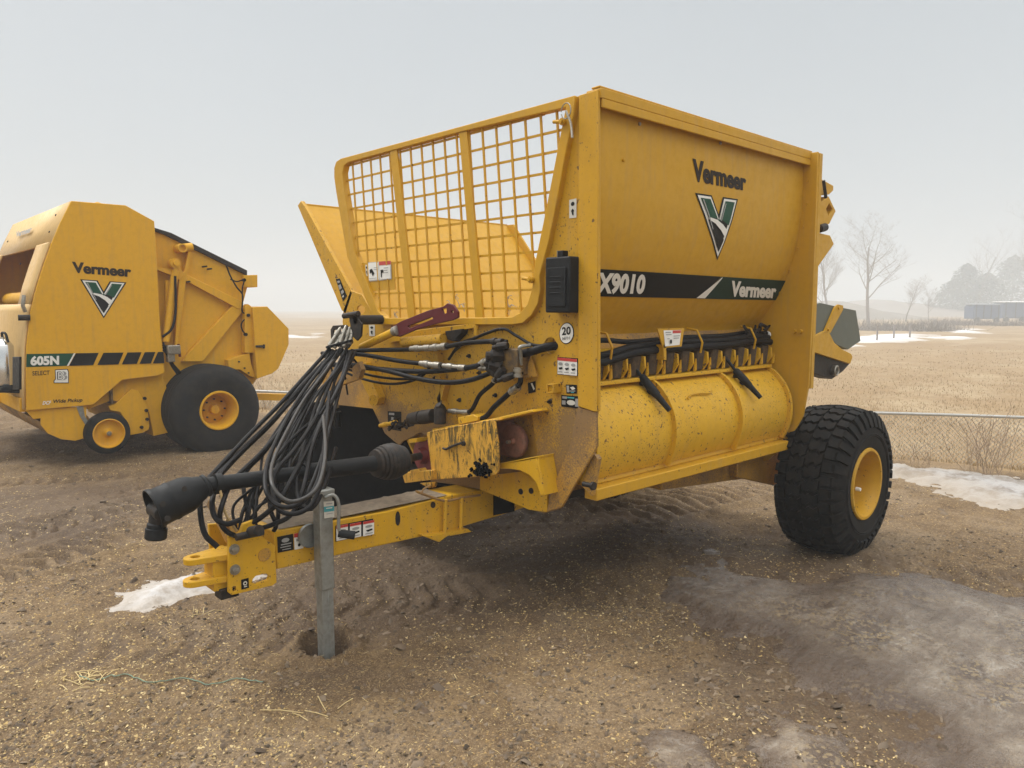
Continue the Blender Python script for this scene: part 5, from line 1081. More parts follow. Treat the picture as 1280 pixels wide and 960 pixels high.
ws = [FH.inv(48, 308), FH.inv(25, 381)]
y0 = YB + .03; yw = (ws[0][0] + ws[1][0]) / 2; YE = 11.68
def zlev(q): p = FH.pt(0, q); return p
# cut curve at window top and bottom
L = 0; cum = [0]
for a, b in zip(FH.pr, FH.pr[1:]): L += math.hypot(a[0] - b[0], a[1] - b[1]); cum.append(L)
qt, qb = ws[0][1], ws[1][1]
def strip(qa, qb_, ya_, yb_, name='front_hood'):
    qs = [qa] + [c for c in cum if qa < c < qb_] + [qb_]; mb = MB()
    for a, b in zip(qs, qs[1:]):
        A, B = FH.pt(0, a), FH.pt(0, b); mb.faces([(A.x, ya_, A.z), (B.x, ya_, B.z), (B.x, yb_, B.z), (A.x, yb_, A.z)], [(0, 1, 2, 3)])
    bmesh.ops.remove_doubles(mb.bm, verts=mb.bm.verts[:], dist=.0005)
    o = mb.build(name, YPALE, rb_); s = o.modifiers.new('thickness', 'SOLIDIFY'); s.thickness = .02; return o
# top strip ends in a chamfer on the far side
strip(0, qt, y0, YE)
strip(qt, qb, y0, yw, 'front_post'); strip(qt, qb, YE - .4, YE, 'front_post')
strip(qb, cum[-1], y0, YE, 'front_panel')
mb = MB(); x_ = fc[4].x + .55
mb.bb(x_, x_ + .02, y0, YE, .6, 2.6); mb.build('chamber_wall', GRIME_DARK, rb_)  # dark colour keeps the inside of the window darker
mb = MB(); mb.bb(x_ - .05, x_ - .01, yw - .1, yw + .75, 1.25, 2.3); mb.build('inner_wall', CURT, rb_)  # black panel makes the near part of the window dark
r0 = on(24, 373, 1, yw + .02); mb = MB(); mb.tube([(fc[4].x + .12, yw - .02, r0.z), (fc[4].x + .12, YE - .4, r0.z)], .085, 20); mb.build('upper_roller', YBAL, rb_)
mb = MB()
for (u, v) in ((70, 269), (62, 290), (10, 302), (26, 330), (44, 345), (38, 360), (34, 372), (31, 386), (28, 398), (14, 393), (20, 388)):
    q = FH.inv(u, v); a, b = FH.pt(*q, 0), FH.pt(*q, .012); mb.lathe(a, b - a if b.x < a.x else a - b, [(0, .012), (.008, .01), (.01, 0)], 8)
mb.build('hood_bolts', BLKM, rb_)
dq = decal(rb_, 'maker_lettering', FH, [(24, 291), (44, 284), (42, 292), (23, 298)], [(DGREY, 'text', 'Vermeer', (0, 0, 1, 1), .03, 0)], off0=(.026 if FH.pt(10, .5, 1).x < FH.pt(10, .5, 0).x else -.03))
mb = MB(); q = on(30, 397, 1, YB - .0); mb.tube([q + Vector((-.05, 0, 0)), q + Vector((.05, -.02, 0))], .03, 12); mb.build('side_marker', BLKM, rb_)
q = on(31, 382, 1, YB); mb = MB(); mb.tube([q + Vector((0, 0, .1)), q + Vector((-.02, -.02, 0)), q + Vector((0, 0, -.06))], .018, 8); mb.build('door_latch', ZINC, rb_)
# body, tailgate
def slab(name, l, y, t, m=YBAL, bev=.004, parent=rb_):
    P = Pl(1, y); mb = MB(); mb.prism(pts(P, l), (0, t, 0)); return mb.build(name, m, parent, bev=bev)
slab('side_door', [(207, 350), (216, 352), (214, 420), (207, 426)], YB + .085, .02, YBAL, .003)
slab('body', [(150, 262), (193, 280), (204, 470), (216, 512), (214, 540), (192, 545), (186, 515), (140, 500), (110, 512), (112, 440), (112, 330), (112, 262)], YB + .10, 2.7)
tail = slab('tailgate', [(193, 287), (206, 292), (309, 343), (309, 360), (304, 379), (304, 441), (321, 474), (300, 500), (204, 500)], YB + .16, 2.5)
slab('tailgate_roof', [(193, 284.5), (214, 291), (309, 338), (309, 344), (206, 293), (193, 288.5)], YB + .12, 2.58, BLKM, .003, tail)
slab('rear_bumper', [(305, 344), (322, 343.5), (322, 359), (305, 359)], YB + .08, 2.6, YBAL, .006, tail)
slab('diagonal_brace', [(231, 342), (303, 377), (302, 385), (298, 386), (231, 350)], YB + .09, .08, YBAL, .006, tail)
slab('diagonal_brace', [(300, 381), (303, 390), (254, 452), (228, 452), (236, 441), (292, 381)], YB + .10, .06, YBAL, .006, tail)
slab('upright_arm', [(237, 306), (241, 307), (234, 343), (221, 441), (218, 441), (224, 345), (231, 338)], YB + .08, .07, YBAL, .006)
slab('hinge_plate', [(195, 334), (216, 337), (216, 329), (221, 326), (227, 338), (231, 342), (224, 350), (216, 345), (196, 337)], YB + .06, .08, YBAL, .004)
def Yp(u, v, y): return on(u, v, 1, y)
mb = MB(); mb.tube([Yp(219, 338, YB + .05), Yp(207, 427, YB + .05)], .04, 14); mb.tube([Yp(219.5, 327, YB + .02), Yp(218.5, 360, YB + .03)], .02, 10); mb.lathe(Yp(219.5, 329, YB), (0, -1, 0), [(-.1, .055), (0, .055), (0, .03), (.03, .03), (.03, 0)], 18); mb.build('lift_cylinder', YBAL, rb_)
mb = MB(); mb.lathe(Yp(228.5, 310, YB), (0, -1, 0), [(-.25, .05), (0, .05), (0, .035), (-.03, .033), (-.03, 0)], 18); mb.tube([Yp(229, 310, YB + .1), Yp(240, 309, YB + .1)], .05, 10); mb.build('pivot_bushing', YBAL, rb_)
mb = MB(); mb.tube(cat_rom([Yp(219, 345, YB + .0), Yp(219.5, 370, YB - .01), Yp(219, 395, YB), Yp(214, 412, YB), Yp(203, 421, YB + .03)], 6), .014, 8); mb.build('hydraulic_hose', HOSE, rb_)
mb = MB(); mb.tube(cat_rom([Yp(u, v, YB + .06) for u, v in ((283, 332), (288, 345), (296, 359), (303, 368), (303, 380), (303, 390), (310, 394), (302, 404), (303, 413), (308, 418))], 5), .009, 6); mb.tube(cat_rom([Yp(u, v, YB + .05) for u, v in ((288, 349), (296, 352), (305, 350), (303, 360), (303, 376))], 5), .008, 6)
for (u, v) in ((305, 350), (310, 394), (307, 418), (218, 352)): mb.lathe(Yp(u, v, YB + .05), (0, -1, 0), [(-.02, 0), (-.02, .02), (.02, .02), (.02, 0)], 8)
mb.build('cable', HOSE, rb_)
slab('rear_guard_mount', [(306, 384), (310, 380), (313, 382), (316, 385), (318, 441), (306, 441)], YB + .05, .1, YBAL, .004)
rg_ = slab('rear_guard', [(316, 384), (334, 383), (361, 411), (361, 431), (348, 461), (340, 467), (321, 473.5)], YB + .0, .55, YBAL, .006)
mb = MB(); mb.tube([Yp(320, 433, YB - .02), Yp(330, 433, YB - .02)], .014, 8); mb.tube([Yp(330, 430.5, YB - .02), Yp(330, 435.5, YB - .02)], .014, 8); mb.build('latch_handle', BLKM, rg_)
slab('rear_step', [(285, 450), (312, 441), (314, 455), (320, 473), (312, 470), (300, 462), (286, 462)], YB + .06, .2, YBAL, .004)
slab('kicker_bar', [(318, 492), (372, 493), (390, 495), (390, 502), (318, 500)], YB + .5, .1, YBAL, .004)
mb = MB(); 
for (u, v) in ((257, 333), (263, 336), (236, 352), (305, 460), (310, 466), (298, 452)): mb.lathe(Yp(u, v, YB + .07), (0, -1, 0), [(-.1, .01), (.03, .01), (.03, 0)], 8)
mb.build('tailgate_bolts', BLKM, tail)
# light cluster of valves and cables behind the shield
mb = MB(); mb.box(Yp(216, 437, YB + .0), (.14, .1, .1)); mb.box(Yp(213, 447, YB + .02), (.08, .08, .1)); mb.build('valve_block', ZINC, rb_, bev=.01)
mb = MB(); mb.tube([Yp(223, 430, YB - .02), Yp(225, 446, YB - .02)], .015, 8); mb.tube([Yp(221, 437, YB - .02), Yp(225, 434, YB - .02)], .012, 8); mb.build('valve_handle', DRED, rb_)
mb = MB()
for k in range(4): mb.tube(cat_rom([Yp(204, 428 + 3 * k, YB + .03), Yp(208 + k, 440 + 2 * k, YB), Yp(214 + k, 456, YB + .02), Yp(222 + 2 * k, 468, YB + .1)], 5), .011, 6)
mb.build('cable', HOSE, rb_)
# decals on the shield
decal(shield, 'maker_lettering', PB_, [(90, 327), (164, 333), (163.5, 346.5), (91, 341)], [(DBRN, 'text', 'Vermeer', (0, 0, 1, 1), .035, 0)])
emblem(shield, PB_, [(100, 349), (158, 353), (158, 398), (100, 398)])
S4 = [(33, 442.5), (204, 439.8), (205, 453.8), (32.5, 458.8)]
band = [(DGRN, [(0, 0), (.32, 0), (.275, 1), (0, 1)]), (WHT, [(.322, 0), (.332, 0), (.285, 1), (.272, 1)])]
x = .335
for k, (a, b) in enumerate(((.335, .50), (.535, .685), (.715, .825), (.85, .935), (.955, 1.0))):
    sl_ = .045 if k < 4 else .0
    band.append((DBLK, [(a, 0), (b, 0), (b - (.042 if k < 4 else 0), 1), (a - .047, 1)]))
decal(shield, 'number_band', PB_, S4, band)
decal(shield, 'model_number', PB_, [(38, 445), (73.5, 444.3), (73.5, 456), (38, 457)], [(WHT, 'text', '605N', (0, 0, 1, 1), .045, 0)], off0=.008)
decal(shield, 'trim_lettering', PB_, [(40.5, 464), (62, 463), (62, 468.5), (40.5, 469.5)], [(DBLK, 'text', 'SELECT', (0, 0, 1, 1), .01, 0)])
decal(shield, 'letter_badge', PB_, [(67, 462), (86, 461), (86, 479), (67, 479)], [(DBLK, [(.08, .0), (.92, 0), (1, .2), (1, 1), (0, 1), (0, .8), (.1, .7)]), (WHT, [(.12, .05), (.88, .05), (.95, .22), (.95, .95), (.05, .95), (.05, .84), (.15, .7)]), (DGREY, 'text', 'B', (.22, .14, .9, .78), .08, 0), (WHT, 'text', 'B', (.16, .12, .72, .78), .02, 0), (DBLK, 'text', 'B', (.22, .16, .62, .74), .01, 0), (WHT, 'text', 'B', (.28, .2, .58, .7), -.01, 0)])
decal(shield, 'trim_lettering', PB_, [(53, 501.5), (64, 500.8), (64, 505.5), (53, 506)], [(WHT, 'text', 'DCF', (0, 0, 1, 1), .03, .3)])
decal(shield, 'trim_lettering', PB_, [(66.5, 499.5), (103, 497.5), (103, 503.5), (66.5, 505.3)], [(DBLK, 'text', 'Wide Pickup', (0, 0, 1, 1), .02, .2)])
# wheels
def shaft(x, z, y0_, y1_, r, n, m=BLKM): mb = MB(); mb.tube([(x, y0_, z), (x, y1_, z)], r, 14); mb.build(n, m, rb_)
wc = (3.33, .46)
wheel('wheel', 8.42, 1, rb_, x=wc[0], z=wc[1], Rr=.515, W=.68, tread=False, rimr=.212, rm=YBAL, tm=RUBDUST)
wheel('wheel', 11.85, -1, rb_, x=wc[0], z=wc[1], Rr=.515, W=.6, tread=False, rimr=.232, rm=YBAL, tm=RUBDUST)
mb = MB(); mb.bb(wc[0] - .06, wc[0] + .06, 9.0, 11.3, wc[1] - .06, wc[1] + .06); mb.build('axle', YBAL, rb_)
def gauge(y, s, cu=None):
    c = on(136.5, 542, 1, 8.62); c = Vector((c.x, y, c.z)); R_ = .222; mb = MB(); mb.lathe(c, (0, s, 0), [(.0, .155), (-.0, .185), (.02, R_ - .008), (.05, R_), (.11, R_), (.14, R_ - .008), (.16, .185), (.16, .155)], 56); w_ = mb
    mb = MB(); mb.lathe(c, (0, s, 0), [(.0, .158), (-.004, .150), (.02, .142), (.05, .136), (.06, .12), (.055, .06), (.05, .05), (.02, .03), (.0, .028), (0, 0)], 48); r_ = mb.build('wheel', YBAL, rb_, smooth=True); w_.build('tyre', RUB, r_)
    mb = MB(); mb.lathe(c + Vector((0, -.001 * s, 0)), (0, -s, 0), [(0, .026), (.01, .022), (.012, .012), (.025, .012), (.025, 0)], 10); mb.build('hub_nut', ZINC, r_)
gauge(8.62, 1); gauge(11.75, -1)
pg = slab('gauge_arm', [(164, 486), (172, 488), (184, 506), (187, 533), (186, 537), (179, 541), (163, 544), (160, 530), (150, 515), (138, 513), (136, 508), (145, 505)], YB + .06, .06, YBAL, .005)
mb = MB()
for (u, v) in ((177, 534), (184, 524), (183, 513), (181, 498)): mb.lathe(Yp(u, v, YB + .05), (0, -1, 0), [(-.02, .018), (.012, .018), (.012, 0)], 10)
mb.build('arm_bolts', BLKM, pg)
slab('pickup_side', [(32, 513), (108, 508), (108, 530), (109, 547), (94, 551), (76, 549), (60, 542), (51, 531), (51, 523), (42, 524)], YB + .03, .03, YBAL, .004)
mb = MB(); PP_ = [Yp(*q, YB + .1) for q in ((51, 531), (60, 542), (76, 549), (94, 551), (112, 546))]
ring = PP_ + [p + Vector((0, 0, .03)) for p in reversed(PP_)]; mb.prism(ring, (0, 2.6, 0)); mb.build('pickup_pan', YMUD_SHADE, rb_)
slab('pickup_band', [(96, 509), (100, 520), (108, 533), (112, 530), (106, 520), (104, 508)], YB + .02, .04, STEEL, .003)
mb = MB(); mb.tube([(fc[8].x + .45, YB + .1, .42), (fc[8].x + .45, 11.5, .42)], .12, 24); mb.build('pickup_drum', YMUD_SHADE, rb_)  # brown colour stands in for the shade under the shield
# extinguisher, hitch end
ec = on(8, 450, 1, YB - .02); ec = Vector((ec.x, YB + .14, ec.z))
c_ = on(5, 452, 0, fc[7].x - .16)
mb = MB(); zt_, zb_ = on(5, 424, 0, c_.x).z, on(5, 480, 0, c_.x).z
mb.lathe((c_.x, c_.y, zb_), (0, 0, 1), [(0, 0), (0, .085), (.02, .09), (zt_ - zb_ - .07, .09), (zt_ - zb_ - .02, .06), (zt_ - zb_, .03), (zt_ - zb_ + .02, .03), (zt_ - zb_ + .02, 0)], 28); fe = mb.build('fire_extinguisher', mat('polished_steel', (.72, .72, .7), .18, .95), rb_)
mb = MB(); mb.tube(cat_rom([(c_.x, c_.y, zt_ + .02), (c_.x, c_.y, zt_ + .06), (c_.x + .02, c_.y - .06, zt_ + .05), (c_.x + .03, c_.y - .1, zt_ - .03)], 5), .012, 8); mb.build('valve_hose', HOSE, fe)
mb = MB(); mb.prism(pts(Pl(0, c_.x), [(15.5, 446), (24, 446), (24, 487), (15.5, 487)]), (.02, 0, 0)); mb.bb(c_.x - .06, c_.x + .04, c_.y - .14, c_.y + .3, zb_ - .05, zb_ - .01); mb.bb(c_.x - .1, c_.x - .09, c_.y - .10, c_.y + .3, (zb_ + zt_) / 2 - .05, (zb_ + zt_) / 2 - .03); mb.build('extinguisher_bracket', BLK, rb_, bev=.004)
mb = MB(); xh = fc[8].x
mb.tube(cat_rom([(xh - 1.6, 10.0, .75), (xh - .6, 9.6, .82), (xh - .1, 8.95, .86), (xh + .1, 8.8, .84)], 5), .03, 8); mb.tube(cat_rom([(xh - .9, 9.9, .70), (xh - .3, 9.2, .78), (xh + .05, 8.85, .78)], 5), .022, 8); mb.build('hydraulic_hose', HOSE, rb_)
mb = MB(); mb.prism([(xh, 9.9, .75), (xh, 10.5, .75), (xh - 2.4, 10.3, .55), (xh - 2.4, 10.1, .55)], (0, 0, -.18)); mb.bb(xh - .05, xh + .4, 8.8, 11.5, .58, .72); mb.build('hitch_frame', YBAL, rb_, bev=.006)
mb = MB(); mb.bb(xh - .12, xh - .02, 8.85, 9.6, .86, .93); mb.build('chain_guard', BLKM, rb_)
mb = MB(); mb.tube(cat_rom([(fc[1].x + .25, YB + .3, fc[1].z - .03), (fc[1].x + .32, YB + .3, fc[1].z + .03), (fc[1].x + .42, YB + .3, fc[1].z - .03)], 5), .02, 8); mb.build('lifting_eye', YBAL, rb_)

# ================================================================ chain link fence
fl = D(-900, 500, 17.5); 
pa = D(330, 489, 13.1); pb = D(1300, 523.5, 9.85); fd = (pb - pa); fd.z = 0; fd.normalize()
fe0 = pa - fd * 9; fe1 = pb + fd * 5; RZ = .155; Lf = (Vector((fe1.x, fe1.y, 0)) - Vector((fe0.x, fe0.y, 0))).length
fence = thing('chain_link_fence', (fe0.x, fe0.y, FZ), 'low galvanised chain link fence running behind the machines at the edge of the field', 'fence')
GAL = simple('weathered_zinc', (.42, .42, .40), .5, .4, c2=(.3, .28, .25), var=.4)
def fpt(t, z): return Vector((fe0.x + fd.x * t, fe0.y + fd.y * t, z))
mb = MB(); mb.tube([fpt(t, RZ + .01 * math.sin(t)) for t in np.linspace(0, Lf, 40)], .021, 10); mb.build('top_rail', GAL, fence)
for k in range(int(Lf / 3.0) + 1):
    if abs(fpt(k * 3 + .9, 0).dot(RT) - 4.9) < 1.0 or abs(fpt(k * 3 + .9, 0).dot(RT) - 5.7) < 1.1: continue
    mb = MB(); mb.tube([fpt(k * 3.0 + .9, FZ - .05), fpt(k * 3.0 + .9, RZ + .02)], .024, 10); mb.lathe(fpt(k * 3.0 + .9, RZ + .02), (0, 0, 1), [(0, .03), (.02, .028), (.04, 0)], 12); mb.build('post', GAL, fence)
mb = MB(); V = []; Fc = []; H_ = RZ - FZ - .02; st = .062; nn = fd.cross(ZU) * .003; w_ = .0035
cnt = 0
for k in range(int(-H_ / st), int(Lf / st) + 1):
    for sg in (1, -1):
        a0_, a1_ = (k * st, k * st + H_) if sg == 1 else (k * st + H_, k * st)
        zA, zB = FZ + .02, RZ + .03
        if min(a0_, a1_) < 0 or max(a0_, a1_) > Lf: continue
        P = fpt(a0_, zA); Q = fpt(a1_, zB); o = fd * w_; b = len(V); V += [P - o, P + o, Q + o, Q - o]; Fc.append((b, b + 1, b + 2, b + 3))
        V += [P - nn, P + nn, Q + nn, Q - nn]; Fc.append((b + 4, b + 5, b + 6, b + 7))
mb.faces(V, Fc); mb.build('wire_mesh', GAL, fence, smooth=False, fix=False)

# ================================================================ fog-bound background
BARK = simple('fog_paled_bark', (.23, .20, .18), .9, var=.3); TWIG = simple('fog_paled_twigs', (.26, .23, .20), .9, var=.3)  # lightened and greyed: part of the fog's fade is in the colour
def bare_tree(name, u, v, h, spread, seed, label, lean=0, grp='trees across the field'):
    rr = random.Random(seed); base = on(u, v, 2, FZ); t = thing(name, base, label, 'tree', grp); tb = MB(); cb = MB()
    def branch(p, d, L, r, depth):
        n = 5; pp = [p]; dd = d.copy()
        for k in range(n):
            dd = (dd + Vector((rr.gauss(0, .10), rr.gauss(0, .10), rr.gauss(.03, .06)))).normalized(); pp.append(pp[-1] + dd * (L / n))
        (tb if depth == 0 else cb).tube(pp, [r * (1 - .16 * k * (1 if depth else .7)) for k in range(n + 1)], 6 if depth < 2 else (4 if depth < 3 else 3), cap=False)
        if depth >= 5: return
        m = {0: 9, 1: 6, 2: 5, 3: 4, 4: 3}[depth]
        for k in range(m):
            f = .28 + .72 * (k + rr.random()) / m if depth == 0 else .2 + .8 * (k + rr.random()) / m
            i = min(n - 1, int(f * n)); q = pp[i].lerp(pp[i + 1], f * n - i); a = rr.random() * 2 * math.pi; up_ = rr.uniform(.5, 1.25) if depth < 2 else rr.uniform(.0, 1.1)
            nd = (Vector((math.cos(a), math.sin(a), 0)) * spread * rr.uniform(.6, 1.1) + dd * up_ * .8 + Vector((0, 0, .35))).normalized()
            branch(q, nd, L * rr.uniform(.42, .62) * (1.15 - .35 * f), r * (1 - .7 * f) * .48 + .003, depth + 1)
    branch(Vector(base), Vector((lean, 0, 1)).normalized(), h * .66, h * .013, 0)
    tb.build('trunk', BARK, t, smooth=True, fix=False); cb.build('crown', TWIG, t, fix=False)
bare_tree('bare_tree', 1086, 409, 15.5, 1.25, 3, 'tall bare tree with spreading branches just right of the processor')
bare_tree('bare_tree', 1038, 408, 13.0, .8, 8, 'slim bare tree half hidden beside the right end of the processor')
bare_tree('bare_tree', 1132, 402, 9.0, 1.3, 19, 'small rounded bare tree right of the tall bare tree')
bare_tree('bare_tree', 1222, 395, 27.0, .7, 33, 'faint bare tree rising above the dark evergreens', grp='trees across the field')
bare_tree('bare_tree', 1282, 399, 25.0, .65, 41, 'tallest faint tree at the right edge of the picture')
bare_tree('bare_tree', 1160, 401, 6.5, 1.0, 57, 'low rounded bare shrub left of the dark evergreens')
NEED = simple('fog_paled_needles', (.10, .115, .085), .8, var=.4)  # needles lightened, some fog fade painted into their colour
def evergreen(u, v, h, wd, seed, label):
    rg = np.random.default_rng(seed); base = on(u, v, 2, FZ); t = thing('evergreen_tree', base, label, 'tree', 'evergreens across the field'); mb = MB(); mb.tube([base, base + Vector((0, 0, h * .95))], [h * .02, h * .004], 7); mb.build('trunk', BARK, t)
    n = 3800; k = rg.random(n) ** .8; a = rg.random(n) * 2 * np.pi; lob = 1 + .25 * np.sin(a * 3 + k * 9) + .18 * np.sin(a * 5 - k * 17); rr_ = wd * 1.15 * (1 - k ** 1.6) ** .7 * np.minimum(1, k * 5 + .5) * lob * np.sqrt(rg.random(n)); V = []; Fc = []
    for i in range(n):
        c = base + Vector((rr_[i] * math.cos(a[i]), rr_[i] * math.sin(a[i]), .1 + k[i] * h)); s = h * .035 * (.6 + rg.random()); d = Vector((math.cos(a[i]), math.sin(a[i]), -.25 + rg.normal() * .3)) * s * 1.4; e_ = Vector((-math.sin(a[i]), math.cos(a[i]), rg.normal() * .5)) * s * .4
        b = len(V); V += [c - e_, c + d * .5, c + e_, c - d * .5]; Fc.append((b, b + 1, b + 2, b + 3))
    mb = MB(); mb.faces(V, Fc); mb.build('crown', NEED, t, smooth=False, fix=False)
evergreen(1206, 395, 15.0, 6.4, 1, 'broad dark evergreen, the tallest of the clump right of the bare shrub')
evergreen(1190, 395, 10.4, 5.6, 2, 'squat dark evergreen at the left end of the clump')
evergreen(1232, 395, 12.4, 6.2, 4, 'narrow evergreen at the right end of the clump, beside the blue machinery')
evergreen(1264, 394, 19.0, 8.0, 9, 'big faint evergreen behind the blue machinery at the right edge')
# brush rows
def brush(name, l, h, n, seed, label, col=(.13, .1, .08)):
    rg = np.random.default_rng(seed); V = []; Fc = []; P = [on(u, v, 2, FZ) for u, v in l]
    for i in range(n):
        s = rg.random() * (len(P) - 1); k = int(s); b = P[k].lerp(P[k + 1], s - k) + Vector((rg.normal() * 1.0, rg.normal() * 1.0, 0)); hh = h * (.15 + .85 * rg.random() ** 2) * (1 + .6 * math.sin(s * 9 + math.sin(s * 23))); b.z = FZ - .05
        t_ = b + Vector((rg.normal() * .5, rg.normal() * .5, hh)); m_ = b.lerp(t_, .5) + Vector((rg.normal() * .15, rg.normal() * .15, 0)); o = RT * .025
        q = len(V); V += [b - o, b + o, m_ + o * .8, m_ - o * .8, t_]; Fc += [(q, q + 1, q + 2, q + 3), (q + 3, q + 2, q + 4)]
    mb = MB(); mb.faces(V, Fc); o = mb.build(name, simple(name + '_stems', col, .9, var=.4), None, smooth=False, fix=False); tag(o, label, 'brush', kind='stuff')
brush('far_brush', [(1085, 413), (1120, 413), (1160, 414), (1185, 413)], 1.0, 3800, 5, 'low dark leafless brush row beyond the snow patches', (.2, .165, .13))
brush('edge_brush', [(1165, 407), (1200, 406), (1240, 407), (1290, 407)], .9, 4000, 6, 'brown brush at the foot of the evergreens and machinery', (.16, .12, .09))
# weeds at the fence
rw = random.Random(5)
for (u, v, h, lab) in ((1232, 601, .68, 'dry stemmy weed clump growing through the icy snow bank, right of the large tyre'), (1135, 588, .28, 'small dry weed sprig at the icy snow edge beside the large tyre')):
    b = on(u, v, 2, 0); b.z = zat(b.x, b.y); mb = MB()
    for k in range(34 if h > .5 else 10):
        d = Vector((rw.gauss(0, .28), rw.gauss(0, .28), 1)) * h * rw.uniform(.45, 1); p0 = b + Vector((rw.gauss(0, .1), rw.gauss(0, .1), -.02)); mb.tube(cat_rom([p0, p0 + d * .5 + Vector((rw.gauss(0, .03), rw.gauss(0, .03), 0)), p0 + d], 3), .0025, 4, cap=False)
        for j in range(3): q = p0 + d * rw.uniform(.4, 1); mb.tube([q, q + Vector((rw.gauss(0, .08), rw.gauss(0, .08), .08))], .0018, 3, cap=False)
    o = mb.build('weed_clump', simple('dry_stem', (.30, .22, .15), .8), None, fix=False); tag(o, lab, 'weed')
# hills and far snowy ground
def hill(u0, u1, F, top, seed, mname, col):
    n = 70; X = np.zeros((n, 12)); Y = X.copy(); Z = X.copy()
    for i in range(n):
        u = u0 + (u1 - u0) * i / (n - 1); s = (u - 640) / FPX
        for j in range(12):
            f = F * (1 + .06 * j); hh = math.sin(math.pi * min(1, j / 8)) if j < 8 else .0
            prof = top * max(0, math.sin(math.pi * i / (n - 1))) ** .6 * (1 + .35 * float(vn(np.array([i * .09]), np.array([seed * 3.1]), seed)[0]) * 2)
            p = RT * (s * F) + GF * f; X[i, j], Y[i, j], Z[i, j] = p.x, p.y, FZ - .3 + prof * hh
    m = simple(mname, col, .9, var=.5, scale=.12, c2=tuple(c * .5 for c in col)); o = grid_obj('hill', X, Y, Z, m); tag(o, kind='structure')
hill(1005, 1195, 150, 4.2, 3, 'brown_hill_grass', (.20, .17, .13)); hill(1120, 1330, 200, 5.0, 6, 'far_hill_grass', (.24, .2, .16)); hill(300, 470, 170, .8, 8, 'low_hill_grass', (.35, .28, .2))
# old machinery and a trailer parked across the field
BLUE = simple('faded_blue_paint', (.03, .065, .15), .5, c2=(.10, .13, .17), var=.5, scale=2); GRYR = simple('grey_roof_sheet', (.22, .24, .27), .5, var=.3); WHP = simple('white_sheet', (.75, .75, .75), .5)
def far_box(name, u0, u1, vt, vb, dpt, m, label, cat, topm=None, grp='machinery parked across the field'):
    a = on(u0, vb, 2, FZ); Fd = a.dot(GF); b = D(u1, vb, Fd); top = D(u0, vt, Fd).z; r0_, r1_ = a.dot(RT), b.dot(RT)
    t = thing(name, a, label, cat, grp); P = lambda r, f, z: RT * r + GF * f + Vector((0, 0, z))
    H_ = top - FZ; mb = MB(); mb.prism([P(r0_, Fd, FZ + .55), P(r1_, Fd, FZ + .55), P(r1_, Fd, top - .2), P(r1_ - .3, Fd, top), P(r0_ + .3, Fd, top), P(r0_, Fd, top - .3)], GF * dpt); bd_ = mb.build('body', m, t, bev=.05)
    mb = MB(); mb.prism([P(r0_ - .1, Fd - .1, top), P(r1_ + .1, Fd - .1, top), P(r1_ + .1, Fd + dpt, top + .12), P(r0_ - .1, Fd + dpt, top + .12)], Vector((0, 0, .08))); mb.build('roof', topm or m, bd_)
    nw = max(2, int((r1_ - r0_) / 2.2))
    for k in range(nw):
        r = r0_ + .6 + (r1_ - r0_ - 1.2) * k / (nw - 1); mb = MB(); mb.lathe(P(r, Fd - .12, FZ + .42), GF, [(0, 0), (0, .22), (-.02, .42), (.1, .45), (.28, .42), (.28, 0)], 20); mb.build('wheel', RUB, t)
    mb = MB()
    for k in range(nw + 2): r = r0_ + .4 + (r1_ - r0_ - .8) * k / (nw + 1); mb.prism([P(r, Fd - .05, FZ + .55), P(r + .12, Fd - .05, FZ + .55), P(r + .12, Fd - .05, top), P(r, Fd - .05, top)], GF * .04)
    mb.build('frame_ribs', DARK, bd_)
    return t
far_box('farm_trailer', 1216, 1250, 381, 403, 2.5, BLUE, 'faded blue box trailer beside the evergreens across the field', 'trailer', GRYR)
far_box('seed_wagon', 1253, 1320, 378, 402, 3.0, BLUE, 'long blue wagon with pale roof at the right edge across the field', 'wagon', WHP)
# field posts
for (u, v, lab) in ((1096, 427, 'wooden field post standing in the left snow patch'), (1117, 425, 'wooden field post, second from the left in the snow'), (1137, 423, 'faint wooden field post at the right end of the snow')):
    b = on(u, v, 2, FZ); mb = MB(); mb.tube([b + Vector((0, 0, -.1)), b + Vector((0.01, 0, .55)), b + Vector((0.02, 0, 1.1))], [.07, .065, .06], 8); o = mb.build('field_post', BARK, None); tag(o, lab, 'post', 'posts in the snowy field')
# twine and straw on the ground in front
def gpt(u, v, h=.006): p = on(u, v, 2, 0); p.z = zat(p.x, p.y) + h; return p
mb = MB(); mb.tube([gpt(u + .6 * math.sin(u), v) for u, v in [(100 + 4 * k, 852 + 4 * math.sin(k * .35) + (3 if k > 10 else 0) - .05 * k) for k in range(58)]], .0022, 5); o = mb.build('baler_twine', simple('green_twine', (.16, .24, .18), .8), None); tag(o, 'thin green baler twine lying along the dirt at the lower left', 'twine')
STR = simple('straw_stems', (.55, .42, .2), .7, var=.3)
def tuft(u, v, n, L, lab, sd, sp=.05):
    r = random.Random(sd); mb = MB(); c = on(u, v, 2, 0)
    for k in range(n):
        x, y = c.x + r.gauss(0, sp), c.y + r.gauss(0, sp); a = r.random() * math.pi; l = L * r.uniform(.4, 1); x2, y2 = x + math.cos(a) * l, y + math.sin(a) * l; z = zat(x, y); mb.tube([(x, y, z + .005), ((x + x2) / 2, (y + y2) / 2, z + .012), (x2, y2, zat(x2, y2) + .006)], .0018, 4)
    o = mb.build('straw_wisp', STR, None); tag(o, lab, 'straw')
tuft(112, 856, 22, .10, 'pale straw wisp tangled at the left end of the green twine', 1, .035)
tuft(392, 893, 5, .18, 'few long straw stems on the dirt right of the twine', 2, .04)
tuft(256, 770, 3, .12, 'thin straw stems just below the snow patch', 3, .02)

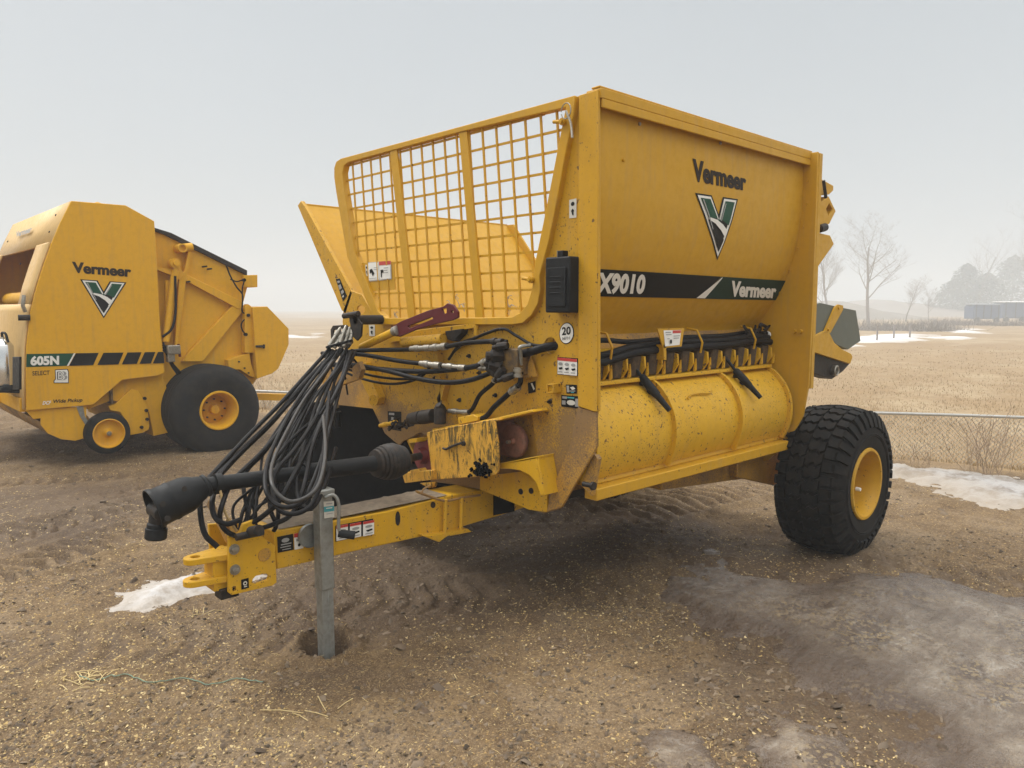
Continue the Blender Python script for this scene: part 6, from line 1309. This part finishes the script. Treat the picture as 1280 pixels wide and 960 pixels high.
# ---------------------------------------------------------------- fog: one box round everything
def split_loose(o, nm):
    """every separate piece of a mesh becomes an object of its own under the same parent"""
    b0 = bmesh.new(); b0.from_mesh(o.data); b0.verts.ensure_lookup_table(); seen = set(); isl = []
    for v in b0.verts:
        if v.index in seen: continue
        st_, comp = [v], []; seen.add(v.index)
        while st_:
            q = st_.pop(); comp.append(q.index)
            for e_ in q.link_edges:
                w_ = e_.other_vert(q)
                if w_.index not in seen: seen.add(w_.index); st_.append(w_)
        isl.append(set(comp))
    b0.free()
    if len(isl) < 2: o.name = nm; return
    for comp in isl:
        b1 = bmesh.new(); b1.from_mesh(o.data); b1.verts.ensure_lookup_table(); bmesh.ops.delete(b1, geom=[v for v in b1.verts if v.index not in comp], context='VERTS')
        me = bpy.data.meshes.new(nm); b1.to_mesh(me); b1.free()
        for m_ in o.data.materials: me.materials.append(m_)
        c = link(bpy.data.objects.new(nm, me)); c.parent = o.parent
        for md in o.modifiers:
            k = c.modifiers.new(md.name, md.type)
            if md.type == 'BEVEL': k.width, k.segments, k.limit_method, k.angle_limit = md.width, md.segments, md.limit_method, md.angle_limit
    bpy.data.objects.remove(o)
for o in list(scene.objects):
    b_ = o.name.split('.')[0]
    nm = {'shaded_comb_gaps': 'shaded_comb_gap', 'comb_teeth': 'comb_tooth', 'hitch_plate_x': 'hitch_plate', 'screen_hinge': 'screen_hinge', 'guard_hole': 'guard_hole', 'plate_bolts': 'bolt', 'wheel_bolts': 'wheel_bolt', 'hood_bolts': 'bolt', 'arm_bolts': 'bolt',
          'tailgate_bolts': 'bolt', 'bracket_strap': 'bracket_strap', 'drawbar_slot': 'drawbar_slot', 'hose_clip': 'hose_clip', 'frame_ribs': 'frame_rib', 'arm_fittings': 'arm_fitting', 'hose_fitting': 'hose_fitting', 'caught_straw': 'caught_straw', 'cable': 'cable', 'grease_fitting': 'grease_fitting'}.get(b_)
    if nm and not o.children: split_loose(o, nm)
bm = bmesh.new(); bmesh.ops.create_cube(bm, size=1); hm_ = bpy.data.meshes.new('haze'); bm.to_mesh(hm_); bm.free()
hz = link(bpy.data.objects.new('haze', hm_)); hz.scale = (1240, 1240, 26); hz.location = (0, 0, 26 / 2 - 3.2); tag(hz, 'thin grey fog filling the air over the yard and field', 'fog', kind='stuff')
m = bpy.data.materials.new('fog'); m.use_nodes = True; nt = m.node_tree; nt.nodes.clear(); o = nt.nodes.new('ShaderNodeOutputMaterial'); v = nt.nodes.new('ShaderNodeVolumePrincipled')
v.inputs['Color'].default_value = (.755, .795, .83, 1); v.inputs['Density'].default_value = .0046; v.inputs['Anisotropy'].default_value = 0.0; nt.links.new(v.outputs[0], o.inputs['Volume']); hm_.materials.append(m)
